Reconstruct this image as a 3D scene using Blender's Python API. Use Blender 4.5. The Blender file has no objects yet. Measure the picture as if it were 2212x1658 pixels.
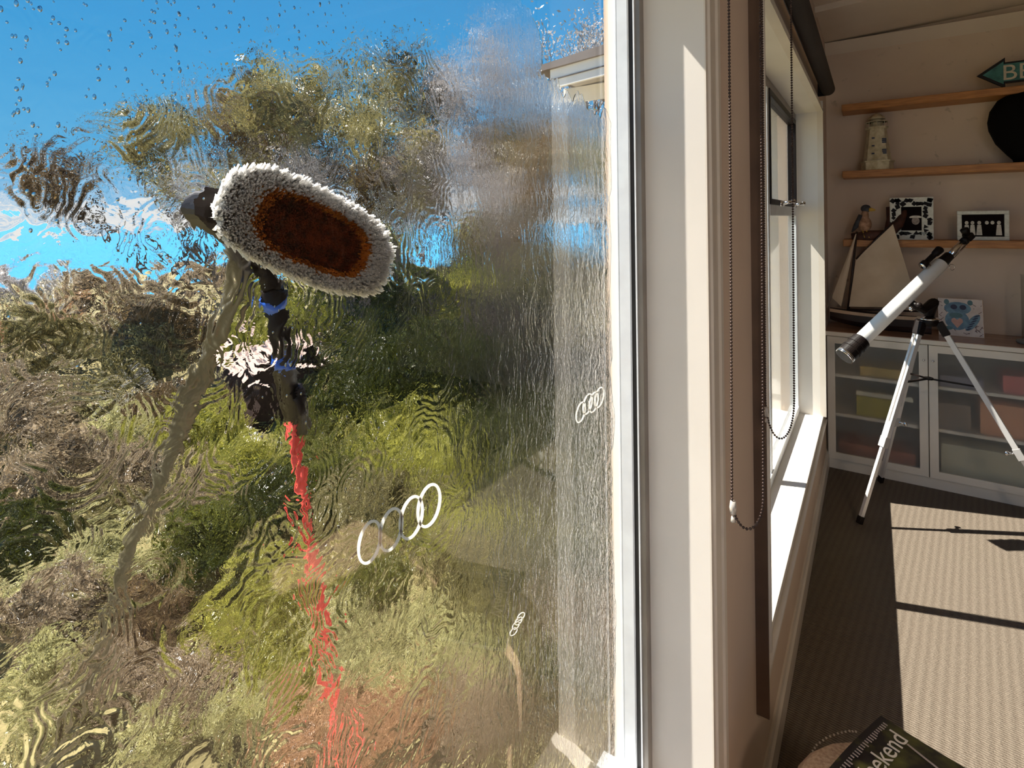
import bpy, math, random
import numpy as np
from mathutils import Vector, Matrix
R = random.Random(7)
rng = np.random.default_rng(11)
sc = bpy.context.scene
COL = sc.collection
# ------------------------------------------------------------------ camera
F, CU, CV, ROLL, EYE = 1180.0, 1106.0, 477.0, 0.012, 1.6
YAW = math.atan(780.0 / F)
sy, cy = math.sin(YAW), math.cos(YAW)
RIGHT, FWD, UP = Vector((cy, sy, 0)), Vector((-sy, cy, 0)), Vector((0, 0, 1))
RR = (RIGHT - ROLL * UP).normalized()
UU = (UP + ROLL * RIGHT).normalized()
cam = bpy.data.cameras.new('camera')
camo = bpy.data.objects.new('camera', cam)
COL.objects.link(camo)
cam.sensor_width = 36.0
cam.lens = F / 2212.0 * 36.0
cam.shift_y = -(829.0 - CV) / 2212.0
cam.clip_start = 0.02
cam.clip_end = 9000
m = Matrix((RR, UU, -FWD)).transposed().to_4x4()
m.translation = (0, 0, EYE)
camo.matrix_world = m
sc.camera = camo

def ray(u, v):
    return FWD + RR * ((u - CU) / F) - UU * ((v - CV) / F)
def at(u, v, axis, val):
    """the point seen at pixel (u, v) on the plane axis = val"""
    d = ray(u, v)
    o = (0, 0, EYE)
    k = 'xyz'.index(axis)
    t = (val - o[k]) / d[k]
    return Vector((d[0] * t, d[1] * t, EYE + d[2] * t))
def dep(u, v, d):
    q = ray(u, v) * d
    return Vector((q[0], q[1], q[2] + EYE))
# ------------------------------------------------------------------ world, sun, exposure
sc.view_settings.view_transform = 'Standard'
sc.view_settings.look = 'None'
sc.view_settings.exposure = 0.0
sc.view_settings.gamma = 1.0
sc.view_settings.use_curve_mapping = False
SUN_DIR = Vector((1, 0.30, -1.42)).normalized()
sl = bpy.data.lights.new('sun', 'SUN')
sl.energy = 14.0
sl.color = (1.0, 0.94, 0.85)
sl.angle = math.radians(0.55)
slo = bpy.data.objects.new('sun', sl)
slo.rotation_euler = SUN_DIR.to_track_quat('-Z', 'Y').to_euler()
COL.objects.link(slo)
w = bpy.data.worlds.new('sky')
sc.world = w
w.use_nodes = True
nt = w.node_tree
nt.nodes.clear()
def nd(tree, typ, **kw):
    n = tree.nodes.new(typ)
    for k, v in kw.items():
        setattr(n, k, v)
    return n
out = nd(nt, 'ShaderNodeOutputWorld')
bg = nd(nt, 'ShaderNodeBackground')
bg.inputs[1].default_value = 1.0
tc = nd(nt, 'ShaderNodeTexCoord')
sx = nd(nt, 'ShaderNodeSeparateXYZ')
nt.links.new(tc.outputs['Generated'], sx.inputs[0])
rp = nd(nt, 'ShaderNodeValToRGB')
els = rp.color_ramp.elements
els[0].position = 0.0; els[0].color = (0.30, 0.62, 0.92, 1)
els[1].position = 1.0; els[1].color = (0.03, 0.16, 0.50, 1)
e = els.new(0.10); e.color = (0.13, 0.50, 0.86, 1)
e = els.new(0.30); e.color = (0.060, 0.39, 0.80, 1)
e = els.new(0.55); e.color = (0.04, 0.29, 0.70, 1)
nt.links.new(sx.outputs[2], rp.inputs[0])
mp = nd(nt, 'ShaderNodeMapping')
mp.inputs['Scale'].default_value = (3, 3, 26)
nt.links.new(tc.outputs['Generated'], mp.inputs[0])
nz = nd(nt, 'ShaderNodeTexNoise')
nz.inputs['Scale'].default_value = 1.6
nz.inputs['Detail'].default_value = 5
nt.links.new(mp.outputs[0], nz.inputs['Vector'])
cr = nd(nt, 'ShaderNodeValToRGB')
cr.color_ramp.elements[0].position = 0.42
cr.color_ramp.elements[1].position = 0.56
nt.links.new(nz.outputs['Fac'], cr.inputs[0])
band = nd(nt, 'ShaderNodeValToRGB')
b = band.color_ramp.elements
b[0].position = 0.0; b[0].color = (0.95, 0.95, 0.95, 1)
b[1].position = 0.088; b[1].color = (0, 0, 0, 1)
e = b.new(0.05); e.color = (0.7, 0.7, 0.7, 1)
nt.links.new(sx.outputs[2], band.inputs[0])
mu = nd(nt, 'ShaderNodeMath', operation='MULTIPLY')
nt.links.new(cr.outputs[0], mu.inputs[0])
nt.links.new(band.outputs[0], mu.inputs[1])
mx = nd(nt, 'ShaderNodeMixRGB')
nt.links.new(mu.outputs[0], mx.inputs[0])
nt.links.new(rp.outputs[0], mx.inputs[1])
mx.inputs[2].default_value = (1.0, 0.97, 0.92, 1)
nt.links.new(mx.outputs[0], bg.inputs[0])
nt.links.new(bg.outputs[0], out.inputs[0])
sc.cycles.max_bounces = 10
sc.cycles.transmission_bounces = 10
sc.cycles.transparent_max_bounces = 24
sc.cycles.sample_clamp_indirect = 6.0
sc.cycles.use_denoising = True
# ------------------------------------------------------------------ materials
def mat(name, c1, c2=None, rough=0.7, metal=0.0, scale=8.0, bump=0.0, stretch=(1, 1, 1), lo=0.35, hi=0.65,
        spec=0.5, trans=0.0, alpha=1.0, coat=0.0, detail=4.0, bscale=None):
    m = bpy.data.materials.new(name)
    m.use_nodes = True
    t = m.node_tree
    p = t.nodes['Principled BSDF']
    c2 = c2 or tuple(min(1, x * 0.85) for x in c1)
    tcn = nd(t, 'ShaderNodeTexCoord')
    mpn = nd(t, 'ShaderNodeMapping')
    mpn.inputs['Scale'].default_value = stretch
    t.links.new(tcn.outputs['Object'], mpn.inputs[0])
    n = nd(t, 'ShaderNodeTexNoise')
    n.inputs['Scale'].default_value = scale
    n.inputs['Detail'].default_value = detail
    t.links.new(mpn.outputs[0], n.inputs['Vector'])
    r = nd(t, 'ShaderNodeValToRGB')
    r.color_ramp.elements[0].position = lo
    r.color_ramp.elements[1].position = hi
    r.color_ramp.elements[0].color = (*c2, 1)
    r.color_ramp.elements[1].color = (*c1, 1)
    t.links.new(n.outputs['Fac'], r.inputs[0])
    t.links.new(r.outputs[0], p.inputs['Base Color'])
    p.inputs['Roughness'].default_value = rough
    p.inputs['Metallic'].default_value = metal
    p.inputs['Specular IOR Level'].default_value = spec
    p.inputs['Transmission Weight'].default_value = trans
    p.inputs['Coat Weight'].default_value = coat
    if bump:
        bn = nd(t, 'ShaderNodeBump')
        bn.inputs['Strength'].default_value = 1.0
        bn.inputs['Distance'].default_value = bump
        src = n
        if bscale:
            src = nd(t, 'ShaderNodeTexNoise')
            src.inputs['Scale'].default_value = bscale
            t.links.new(mpn.outputs[0], src.inputs['Vector'])
        t.links.new(src.outputs['Fac'], bn.inputs['Height'])
        t.links.new(bn.outputs[0], p.inputs['Normal'])
    return m

def leaf_mat(name, a, bcol, scale=1.3, tr=0.35):
    m = bpy.data.materials.new(name)
    m.use_nodes = True
    t = m.node_tree
    p = t.nodes['Principled BSDF']
    o = t.nodes['Material Output']
    tcn = nd(t, 'ShaderNodeTexCoord')
    n = nd(t, 'ShaderNodeTexNoise')
    n.inputs['Scale'].default_value = scale * 4.5
    n.inputs['Detail'].default_value = 6
    t.links.new(tcn.outputs['Object'], n.inputs['Vector'])
    r = nd(t, 'ShaderNodeValToRGB')
    r.color_ramp.elements[0].position = 0.36
    r.color_ramp.elements[1].position = 0.62
    r.color_ramp.elements[0].color = (*bcol, 1)
    r.color_ramp.elements[1].color = (*a, 1)
    t.links.new(n.outputs['Fac'], r.inputs[0])
    t.links.new(r.outputs[0], p.inputs['Base Color'])
    p.inputs['Roughness'].default_value = 0.30
    tl = nd(t, 'ShaderNodeBsdfTranslucent')
    t.links.new(r.outputs[0], tl.inputs[0])
    ms = nd(t, 'ShaderNodeMixShader')
    ms.inputs[0].default_value = tr
    t.links.new(p.outputs[0], ms.inputs[1])
    t.links.new(tl.outputs[0], ms.inputs[2])
    t.links.new(ms.outputs[0], o.inputs[0])
    return m

M = {}
M['wbrist'] = leaf_mat('white_bristle', (1.0, 0.99, 0.97), (0.96, 0.95, 0.93), 9, tr=.85)
M['wall'] = mat('wall_paint', (0.70, 0.56, 0.44), (0.65, 0.51, 0.40), 0.85, scale=3.0)
M['jamb'] = mat('jamb_paint', (0.78, 0.73, 0.66), (0.74, 0.69, 0.62), 0.5, scale=4.0)
M['trim'] = mat('trim_paint', (0.74, 0.67, 0.58), (0.68, 0.61, 0.52), 0.4, scale=5.0)
M['edgeshade'] = mat('painted_edge_shade', (.13, .075, .045), (.09, .05, .03), .6)
M['dimwall'] = mat('darkened_unseen_wall', (.22, .155, .105), (.18, .125, .085), .8)  # unseen right wall, darkened to weaken its reflection and the room fill
M['ceil'] = mat('ceiling_paint', (0.74, 0.63, 0.52), (0.70, 0.59, 0.48), 0.9, scale=2.0)
M['alu'] = mat('white_aluminium', (0.75, 0.78, 0.80), (0.68, 0.70, 0.72), 0.35, 0.1, scale=20)
M['gasket'] = mat('black_gasket', (0.02, 0.017, 0.015), (0.01, 0.008, 0.008), 0.6)
M['greyalu'] = mat('grey_aluminium', (0.30, 0.27, 0.24), (0.24, 0.21, 0.18), 0.4, 0.3)
M['oak'] = mat('oak', (0.50, 0.215, 0.055), (0.30, 0.11, 0.022), 0.45, scale=6, stretch=(2, 18, 18), bump=0.0006, lo=0.3, hi=0.7)
M['blind'] = mat('blind_fabric', (0.045, 0.035, 0.028), (0.03, 0.023, 0.018), 0.8, scale=200)
M['bead'] = mat('steel_bead', (0.07, 0.045, 0.038), (0.05, 0.03, 0.025), 0.4, 0.5)
M['clear'] = mat('clear_plastic', (0.8, 0.76, 0.7), None, 0.2, trans=0.5)
M['chrome'] = mat('chrome', (0.85, 0.85, 0.87), (0.75, 0.75, 0.77), 0.12, 1.0)
M['white_enamel'] = mat('white_enamel', (0.82, 0.80, 0.78), (0.76, 0.74, 0.72), 0.22, coat=0.5)
M['vase'] = mat('matt_black', (.004, .003, .003), None, .9, spec=.1)
M['clampgrey'] = mat('clamp_grey', (.5, .48, .46), None, .5)
M['legalu'] = mat('leg_aluminium', (0.86, 0.84, 0.82), (0.78, 0.76, 0.74), 0.35, 0.35)
M['black'] = mat('black_plastic', (0.010, 0.006, 0.005), (0.006, 0.003, 0.003), 0.45, spec=.25)
M['cabinet'] = mat('cabinet_paint', (0.84, 0.78, 0.68), (0.78, 0.71, 0.61), 0.5, scale=4)
M['worktop'] = mat('worktop_veneer', (0.40, 0.23, 0.15), (0.30, 0.16, 0.10), 0.22, scale=5, stretch=(1, 10, 10))
M['inside'] = mat('cabinet_inside', (0.40, 0.33, 0.26), None, 0.8)
M['hull'] = mat('dark_hull', (0.030, 0.012, 0.009), (0.014, 0.006, 0.005), 0.5, scale=12)
M['rail'] = mat('pale_gunwale', (0.60, 0.43, 0.30), (0.48, 0.33, 0.22), 0.5, scale=14)
M['sail'] = mat('sail_canvas', (0.62, 0.50, 0.37), (0.54, 0.42, 0.30), 0.85, scale=9, bump=0.0005, bscale=60)
M['cream'] = mat('cream_ceramic', (0.68, 0.60, 0.42), (0.45, 0.37, 0.22), 0.6, scale=30, bump=0.001)
M['photo'] = mat('dark_photo', (0.010, 0.005, 0.005), (0.006, 0.003, 0.003), 0.8, spec=.08)
M['skin'] = mat('photo_grey', (0.38, 0.30, 0.25), (0.2, 0.15, 0.12), 0.5, scale=90)
M['cap'] = mat('photo_light', (0.66, 0.60, 0.52), (0.5, 0.45, 0.38), 0.5, scale=60)
M['mosaic'] = mat('grout_white', (0.72, 0.70, 0.62), (0.6, 0.58, 0.5), 0.4, scale=60)
M['tile'] = mat('black_tile', (0.010, 0.006, 0.006), None, 0.5, spec=.15)
M['greytile'] = mat('grey_tile', (0.36, 0.36, 0.32), None, 0.25)
M['teal'] = mat('teal_paint', (0.055, 0.20, 0.19), (0.025, 0.10, 0.10), 0.7, scale=25)
M['letter'] = mat('pale_lettering', (0.60, 0.53, 0.42), (0.48, 0.42, 0.33), 0.7, scale=50)
M['blue'] = mat('blue_paint', (0.20, 0.33, 0.42), (0.12, 0.20, 0.28), 0.7, scale=40)
M['dblue'] = mat('navy_paint', (0.02, 0.025, 0.07), None, 0.5)
M['tealp'] = mat('green_blue_paint', (0.12, 0.22, 0.24), None, 0.7)
M['pink'] = mat('pink_paint', (0.72, 0.42, 0.34), (0.62, 0.34, 0.27), 0.7, scale=30)
M['canvas'] = mat('canvas_white', (0.74, 0.64, 0.58), (0.66, 0.55, 0.49), 0.8, scale=30)
M['canvas_edge'] = mat('canvas_edge', (0.60, 0.36, 0.22), (0.42, 0.22, 0.10), 0.8, scale=30)
M['line'] = mat('dark_red_line', (0.13, 0.05, 0.05), None, 0.8)
M['duckdark'] = mat('duck_dark', (0.05, 0.05, 0.06), (0.02, 0.02, 0.025), 0.7, scale=40)
M['duckbody'] = mat('duck_body', (0.46, 0.27, 0.17), (0.26, 0.13, 0.07), 0.8, scale=40)
M['yellow'] = mat('yellow_bill', (0.58, 0.36, 0.06), None, 0.6)
M['drift'] = mat('driftwood', (0.085, 0.026, 0.014), (0.035, 0.012, 0.008), 0.7, scale=20, bump=0.003)
M['throw'] = mat('beige_boucle', (0.60, 0.42, 0.28), (0.42, 0.27, 0.17), 0.95, scale=160, bump=0.003)
M['magtext'] = mat('magazine_lettering', (0.78, 0.70, 0.60), None, 0.5)
M['magline'] = mat('magazine_rule', (0.45, 0.36, 0.33), None, 0.5)
M['paper'] = mat('paper', (0.70, 0.62, 0.52), None, 0.8)
M['decal'] = leaf_mat('white_decal', (0.97, 0.95, 0.90), (0.93, 0.90, 0.84), 9, tr=.75)

M['obrist'] = leaf_mat('orange_bristle', (0.90, 0.36, 0.04), (0.60, 0.20, 0.02), 9, tr=.6)
M['bbrist'] = mat('brown_bristle', (0.20, 0.030, 0.006), (0.06, 0.009, 0.002), 0.9, scale=90, spec=.02)
M['hose'] = mat('black_hose', (0.035, 0.033, 0.038), (0.015, 0.013, 0.015), 0.3, scale=30)
M['pole'] = mat('red_pole', (0.90, 0.10, 0.07), (0.78, 0.07, 0.05), 0.35, scale=8)
M['bluetape'] = mat('blue_clamp', (0.02, 0.12, 0.62), None, 0.4)
M['house'] = mat('white_weatherboard', (0.88, 0.87, 0.84), (0.82, 0.80, 0.77), 0.6, scale=5)
M['roof'] = mat('taupe_roof', (0.20, 0.165, 0.15), (0.17, 0.14, 0.125), 0.6, scale=8)
M['soffit'] = mat('soffit_board', (0.52, 0.48, 0.44), None, 0.8)
M['bark'] = mat('grey_bark', (0.26, 0.20, 0.16), (0.13, 0.095, 0.075), 0.9, scale=6)
M['dead'] = mat('bleached_branch', (0.85, 0.80, 0.70), (0.68, 0.60, 0.50), 0.7, scale=8)
M['shed'] = mat('shed_board', (0.055, 0.028, 0.02), (0.03, 0.015, 0.011), 0.8, scale=6)
M['pinkwall'] = mat('pink_render', (0.50, 0.34, 0.28), (0.40, 0.27, 0.22), 0.8)

# wall speckled with mildew
def wall_far():
    m = M['wall'].copy(); m.name = 'mildewed_wall'
    t = m.node_tree
    p = t.nodes['Principled BSDF']
    src = p.inputs['Base Color'].links[0].from_socket
    tcn = [n for n in t.nodes if n.type == 'TEX_COORD'][0]
    n1 = nd(t, 'ShaderNodeTexNoise'); n1.inputs['Scale'].default_value = 16; n1.inputs['Detail'].default_value = 3
    n2 = nd(t, 'ShaderNodeTexNoise'); n2.inputs['Scale'].default_value = 3.0
    for n in (n1, n2): t.links.new(tcn.outputs['Object'], n.inputs['Vector'])
    r1 = nd(t, 'ShaderNodeValToRGB'); r1.color_ramp.elements[0].position = .62; r1.color_ramp.elements[1].position = .76
    r2 = nd(t, 'ShaderNodeValToRGB'); r2.color_ramp.elements[0].position = .45; r2.color_ramp.elements[1].position = .62
    t.links.new(n1.outputs['Fac'], r1.inputs[0]); t.links.new(n2.outputs['Fac'], r2.inputs[0])
    mm = nd(t, 'ShaderNodeMath', operation='MULTIPLY'); t.links.new(r1.outputs[0], mm.inputs[0]); t.links.new(r2.outputs[0], mm.inputs[1])
    mr = nd(t, 'ShaderNodeMixRGB'); t.links.new(mm.outputs[0], mr.inputs[0]); t.links.new(src, mr.inputs[1])
    mr.inputs[2].default_value = (0.24, 0.18, 0.11, 1)
    t.links.new(mr.outputs[0], p.inputs['Base Color'])
    return m
M['wallfar'] = wall_far()

# ribbed, loop pile carpet
def carpet():
    m = bpy.data.materials.new('ribbed_carpet'); m.use_nodes = True
    t = m.node_tree; p = t.nodes['Principled BSDF']; p.inputs['Roughness'].default_value = 0.95
    p.inputs['Specular IOR Level'].default_value = 0.1
    tcn = nd(t, 'ShaderNodeTexCoord')
    def wave(rotz, scale, dist, ds):
        mpn = nd(t, 'ShaderNodeMapping'); mpn.inputs['Rotation'].default_value = (0, 0, rotz)
        t.links.new(tcn.outputs['Object'], mpn.inputs[0])
        wv = nd(t, 'ShaderNodeTexWave'); wv.inputs['Scale'].default_value = scale
        wv.inputs['Distortion'].default_value = dist; wv.inputs['Detail'].default_value = 2
        wv.inputs['Detail Scale'].default_value = ds
        t.links.new(mpn.outputs[0], wv.inputs['Vector']); return wv
    a = wave(0.12, 11, 1.2, 5)         # ribs running away from the camera
    b2 = wave(math.pi / 2 + 0.12, 34, 1.6, 4)   # cross rows
    nn = nd(t, 'ShaderNodeTexNoise'); nn.inputs['Scale'].default_value = 220
    t.links.new(tcn.outputs['Object'], nn.inputs['Vector'])
    s1 = nd(t, 'ShaderNodeMath', operation='MULTIPLY'); s1.inputs[1].default_value = 1.3
    t.links.new(b2.outputs['Fac'], s1.inputs[0])
    s0 = nd(t, 'ShaderNodeMath', operation='MULTIPLY'); s0.inputs[1].default_value = 0.6; t.links.new(a.outputs['Fac'], s0.inputs[0])
    s2 = nd(t, 'ShaderNodeMath', operation='ADD'); t.links.new(s0.outputs[0], s2.inputs[0]); t.links.new(s1.outputs[0], s2.inputs[1])
    s3 = nd(t, 'ShaderNodeMath', operation='ADD'); t.links.new(s2.outputs[0], s3.inputs[0]); t.links.new(nn.outputs['Fac'], s3.inputs[1])
    r = nd(t, 'ShaderNodeValToRGB')
    r.color_ramp.elements[0].position = 0.3; r.color_ramp.elements[1].position = 1.0
    r.color_ramp.elements[0].color = (0.140, 0.110, 0.084, 1); r.color_ramp.elements[1].color = (0.210, 0.172, 0.135, 1)
    dv = nd(t, 'ShaderNodeMath', operation='DIVIDE'); dv.inputs[1].default_value = 2.0
    t.links.new(s3.outputs[0], dv.inputs[0]); t.links.new(dv.outputs[0], r.inputs[0])
    t.links.new(r.outputs[0], p.inputs['Base Color'])
    bn = nd(t, 'ShaderNodeBump'); bn.inputs['Distance'].default_value = 0.0022; bn.inputs['Strength'].default_value = 1.0
    t.links.new(s3.outputs[0], bn.inputs['Height']); t.links.new(bn.outputs[0], p.inputs['Normal'])
    return m
M['carpet'] = carpet()

def schlick(t, f0=0.035):
    lw = nd(t, 'ShaderNodeLayerWeight'); lw.inputs['Blend'].default_value = 0.5
    pw = nd(t, 'ShaderNodeMath', operation='POWER'); pw.inputs[1].default_value = 5.0
    t.links.new(lw.outputs['Facing'], pw.inputs[0])
    ma = nd(t, 'ShaderNodeMath', operation='MULTIPLY_ADD'); ma.inputs[1].default_value = 1 - f0; ma.inputs[2].default_value = f0
    t.links.new(pw.outputs[0], ma.inputs[0]); return ma.outputs[0]
# clean window glass: see-through with a fresnel sheen
def sheen_glass(name, tint=(0.97, 0.98, 0.97)):
    m = bpy.data.materials.new(name); m.use_nodes = True
    t = m.node_tree; t.nodes.clear()
    o = nd(t, 'ShaderNodeOutputMaterial')
    tr = nd(t, 'ShaderNodeBsdfTransparent'); tr.inputs[0].default_value = (*tint, 1)
    gl = nd(t, 'ShaderNodeBsdfGlossy'); gl.inputs['Roughness'].default_value = 0.01
    ms = nd(t, 'ShaderNodeMixShader')
    t.links.new(schlick(t), ms.inputs[0]); t.links.new(tr.outputs[0], ms.inputs[1]); t.links.new(gl.outputs[0], ms.inputs[2])
    t.links.new(ms.outputs[0], o.inputs[0])
    return m
M['cleanglass'] = sheen_glass('clean_glass')

def frosted():
    m = bpy.data.materials.new('frosted_glass'); m.use_nodes = True
    t = m.node_tree; p = t.nodes['Principled BSDF']
    n = nd(t, 'ShaderNodeTexNoise'); n.inputs['Scale'].default_value = 5
    r = nd(t, 'ShaderNodeValToRGB'); r.color_ramp.elements[0].color = (0.84, 0.84, 0.80, 1); r.color_ramp.elements[1].color = (0.94, 0.94, 0.90, 1)
    t.links.new(n.outputs['Fac'], r.inputs[0]); t.links.new(r.outputs[0], p.inputs['Base Color'])
    p.inputs['Roughness'].default_value = 0.28
    p.inputs['Transmission Weight'].default_value = 0.86
    p.inputs['IOR'].default_value = 1.08
    o = t.nodes['Material Output']
    tr = nd(t, 'ShaderNodeBsdfTransparent')
    ms = nd(t, 'ShaderNodeMixShader'); ms.inputs[0].default_value = 0.40
    t.links.new(p.outputs[0], ms.inputs[1]); t.links.new(tr.outputs[0], ms.inputs[2]); t.links.new(ms.outputs[0], o.inputs[0])
    return m
M['frost'] = frosted()

# the pane being washed: water runs down its outer face.  In the wet areas both faces refract, the outer one
# with the relief of the water; in the dry patches the pane is plain clear glass.
def wet_glass(wet):
    m = bpy.data.materials.new('wet_pane_outer' if wet else 'wet_pane_inner'); m.use_nodes = True
    t = m.node_tree; t.nodes.clear()
    L = t.links.new
    o = nd(t, 'ShaderNodeOutputMaterial')
    tcn = nd(t, 'ShaderNodeTexCoord')
    sp = nd(t, 'ShaderNodeSeparateXYZ'); L(tcn.outputs['Object'], sp.inputs[0])
    def mth(op, a, b=None, c=None, clamp=False):
        n = nd(t, 'ShaderNodeMath', operation=op, use_clamp=clamp)
        for i, x in enumerate((a, b, c)):
            if x is None: continue
            if isinstance(x, (int, float)): n.inputs[i].default_value = x
            else: L(x, n.inputs[i])
        return n.outputs[0]
    def comb(x, y, z=0.0):
        n = nd(t, 'ShaderNodeCombineXYZ')
        for i, q in enumerate((x, y, z)):
            if isinstance(q, (int, float)): n.inputs[i].default_value = q
            else: L(q, n.inputs[i])
        return n.outputs[0]
    def noise(vec, scale, detail=2.0, rough=0.5, dist=0.0):
        n = nd(t, 'ShaderNodeTexNoise'); n.inputs['Scale'].default_value = scale
        n.inputs['Detail'].default_value = detail; n.inputs['Roughness'].default_value = rough
        n.inputs['Distortion'].default_value = dist
        L(vec, n.inputs['Vector']); return n.outputs['Fac']
    def smooth(x, a, b):
        n = nd(t, 'ShaderNodeMapRange', interpolation_type='SMOOTHSTEP')
        n.inputs['From Min'].default_value = a; n.inputs['From Max'].default_value = b
        L(x, n.inputs['Value']); return n.outputs['Result']
    Y = mth('DIVIDE', sp.outputs[1], 1.117); Z = mth('MULTIPLY_ADD', mth('SUBTRACT', sp.outputs[2], 1.6), 1 / 1.117, 1.6)
    yz = comb(0.0, Y, Z)
    # ---- dry mask: towards the frame at the top, a strip by the stile, and scattered patches far above/below
    edge = noise(comb(0.0, mth('MULTIPLY', Y, 14), mth('MULTIPLY', Z, 5)), 1.0, 3)
    yy = mth('ADD', Y, mth('MULTIPLY', mth('SUBTRACT', edge, 0.5), 0.10))
    zz = mth('ADD', Z, mth('MULTIPLY', mth('SUBTRACT', edge, 0.5), 0.16))
    d1 = mth('MULTIPLY', mth('GREATER_THAN', yy, 0.66), mth('GREATER_THAN', zz, 1.80))
    d2 = mth('GREATER_THAN', yy, 0.893)
    d3 = mth('LESS_THAN', yy, -0.25)
    # dry above a slanting line (top right)
    sl_ = mth('SUBTRACT', zz, mth('MULTIPLY_ADD', Y, -0.45, 2.16))
    d4 = mth('MULTIPLY', mth('GREATER_THAN', sl_, 0.0), mth('GREATER_THAN', yy, 0.56))
    dry = mth('MAXIMUM', mth('MAXIMUM', d1, d2), mth('MAXIMUM', d3, d4))
    tr = nd(t, 'ShaderNodeBsdfTransparent')
    glo = nd(t, 'ShaderNodeBsdfGlossy'); glo.inputs['Roughness'].default_value = 0.0
    dm = nd(t, 'ShaderNodeMixShader'); L(schlick(t), dm.inputs[0]); L(tr.outputs[0], dm.inputs[1]); L(glo.outputs[0], dm.inputs[2])
    g = nd(t, 'ShaderNodeBsdfGlass'); g.inputs['IOR'].default_value = 1.40; g.inputs['Roughness'].default_value = 0.0
    if wet:
        wob = noise(yz, 16.0, 3)
        wob2 = noise(comb(7.0, Y, Z), 17.0, 3)
        vy = mth('ADD', Y, mth('MULTIPLY', mth('SUBTRACT', wob, 0.5), 0.06))
        vz = mth('ADD', Z, mth('MULTIPLY', mth('SUBTRACT', wob2, 0.5), 0.06))
        def rings(scale, freq, off):
            v = nd(t, 'ShaderNodeTexVoronoi'); v.inputs['Scale'].default_value = 1.0
            L(comb(off, mth('MULTIPLY', vy, scale), mth('MULTIPLY', vz, scale * 0.75)), v.inputs['Vector'])
            dd = v.outputs['Distance']
            # terraces of rings hanging from each drip, stronger away from its core
            s = mth('SINE', mth('MULTIPLY', dd, freq))
            amp = mth('MULTIPLY', smooth(dd, 0.10, 0.40), smooth(noise(comb(off + 3, Y, Z), 14.0, 2), 0.42, 0.62))
            return mth('MULTIPLY', s, amp), dd
        r1, dd1 = rings(17, 62, 0.0)
        r2, dd2 = rings(30, 40, 5.0)
        left = mth('SUBTRACT', 1.0, smooth(mth('ADD', Y, mth('MULTIPLY', mth('SUBTRACT', wob, 0.5), 0.2)), 0.38, 0.62))
        right = mth('SUBTRACT', 1.0, left)
        big = noise(yz, 17.0, 2.0, 0.5, 0.6)
        mid = noise(yz, 55.0, 3.0, 0.55, 0.8)
        fine = noise(yz, 210.0, 2.0, 0.6)
        amplow = smooth(Z, 1.85, 1.55)   # calmer film up in the sky, busier lower
        hl = mth('ADD', mth('MULTIPLY', r1, 0.000120), mth('MULTIPLY', r2, 0.000070))
        hl = mth('ADD', hl, mth('MULTIPLY', big, 0.0026))
        hl = mth('ADD', hl, mth('MULTIPLY', mid, 0.00040))
        hl = mth('ADD', hl, mth('MULTIPLY', fine, 0.000030))
        # runs of water: long vertical streaks by the frame
        st = comb(0.0, mth('MULTIPLY', vy, 1.0), mth('MULTIPLY', Z, 0.20))
        s1 = noise(st, 95.0, 3.0, 0.6, 0.5)
        s2 = noise(comb(2.0, Y, mth('MULTIPLY', Z, 0.35)), 230.0, 2.0, 0.6, 0.8)
        hr = mth('ADD', mth('MULTIPLY', s1, 0.0011), mth('MULTIPLY', s2, 0.00030))
        hr = mth('ADD', hr, mth('MULTIPLY', mid, 0.0004))
        h = mth('ADD', mth('MULTIPLY', hl, left), mth('MULTIPLY', hr, right))
        soft = mth('MULTIPLY_ADD', smooth(mth('MULTIPLY_ADD', Y, 0.35, Z), 1.62, 1.86), -0.62, 1.0)
        h = mth('MULTIPLY', h, soft)
        bn = nd(t, 'ShaderNodeBump'); bn.inputs['Strength'].default_value = 1.0; bn.inputs['Distance'].default_value = WET
        L(h, bn.inputs['Height']); L(bn.outputs[0], g.inputs['Normal'])
    gs = g
    if not wet:     # reflective coating on the room side
        gs = nd(t, 'ShaderNodeMixShader'); gs.inputs[0].default_value = 0.09
        L(g.outputs[0], gs.inputs[1]); L(glo.outputs[0], gs.inputs[2])
    ms = nd(t, 'ShaderNodeMixShader'); L(dry, ms.inputs[0]); L(gs.outputs[0], ms.inputs[1]); L(dm.outputs[0], ms.inputs[2])
    L(ms.outputs[0], o.inputs[0])
    return m
WET = 1.0
M['wetout'] = wet_glass(True)
M['wetin'] = wet_glass(False)
dg = bpy.data.materials.new('water_drop'); dg.use_nodes = True
dg.node_tree.nodes['Principled BSDF'].inputs['Transmission Weight'].default_value = 1.0
dg.node_tree.nodes['Principled BSDF'].inputs['Roughness'].default_value = 0.0
dg.node_tree.nodes['Principled BSDF'].inputs['IOR'].default_value = 1.33
M['drop'] = dg

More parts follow.
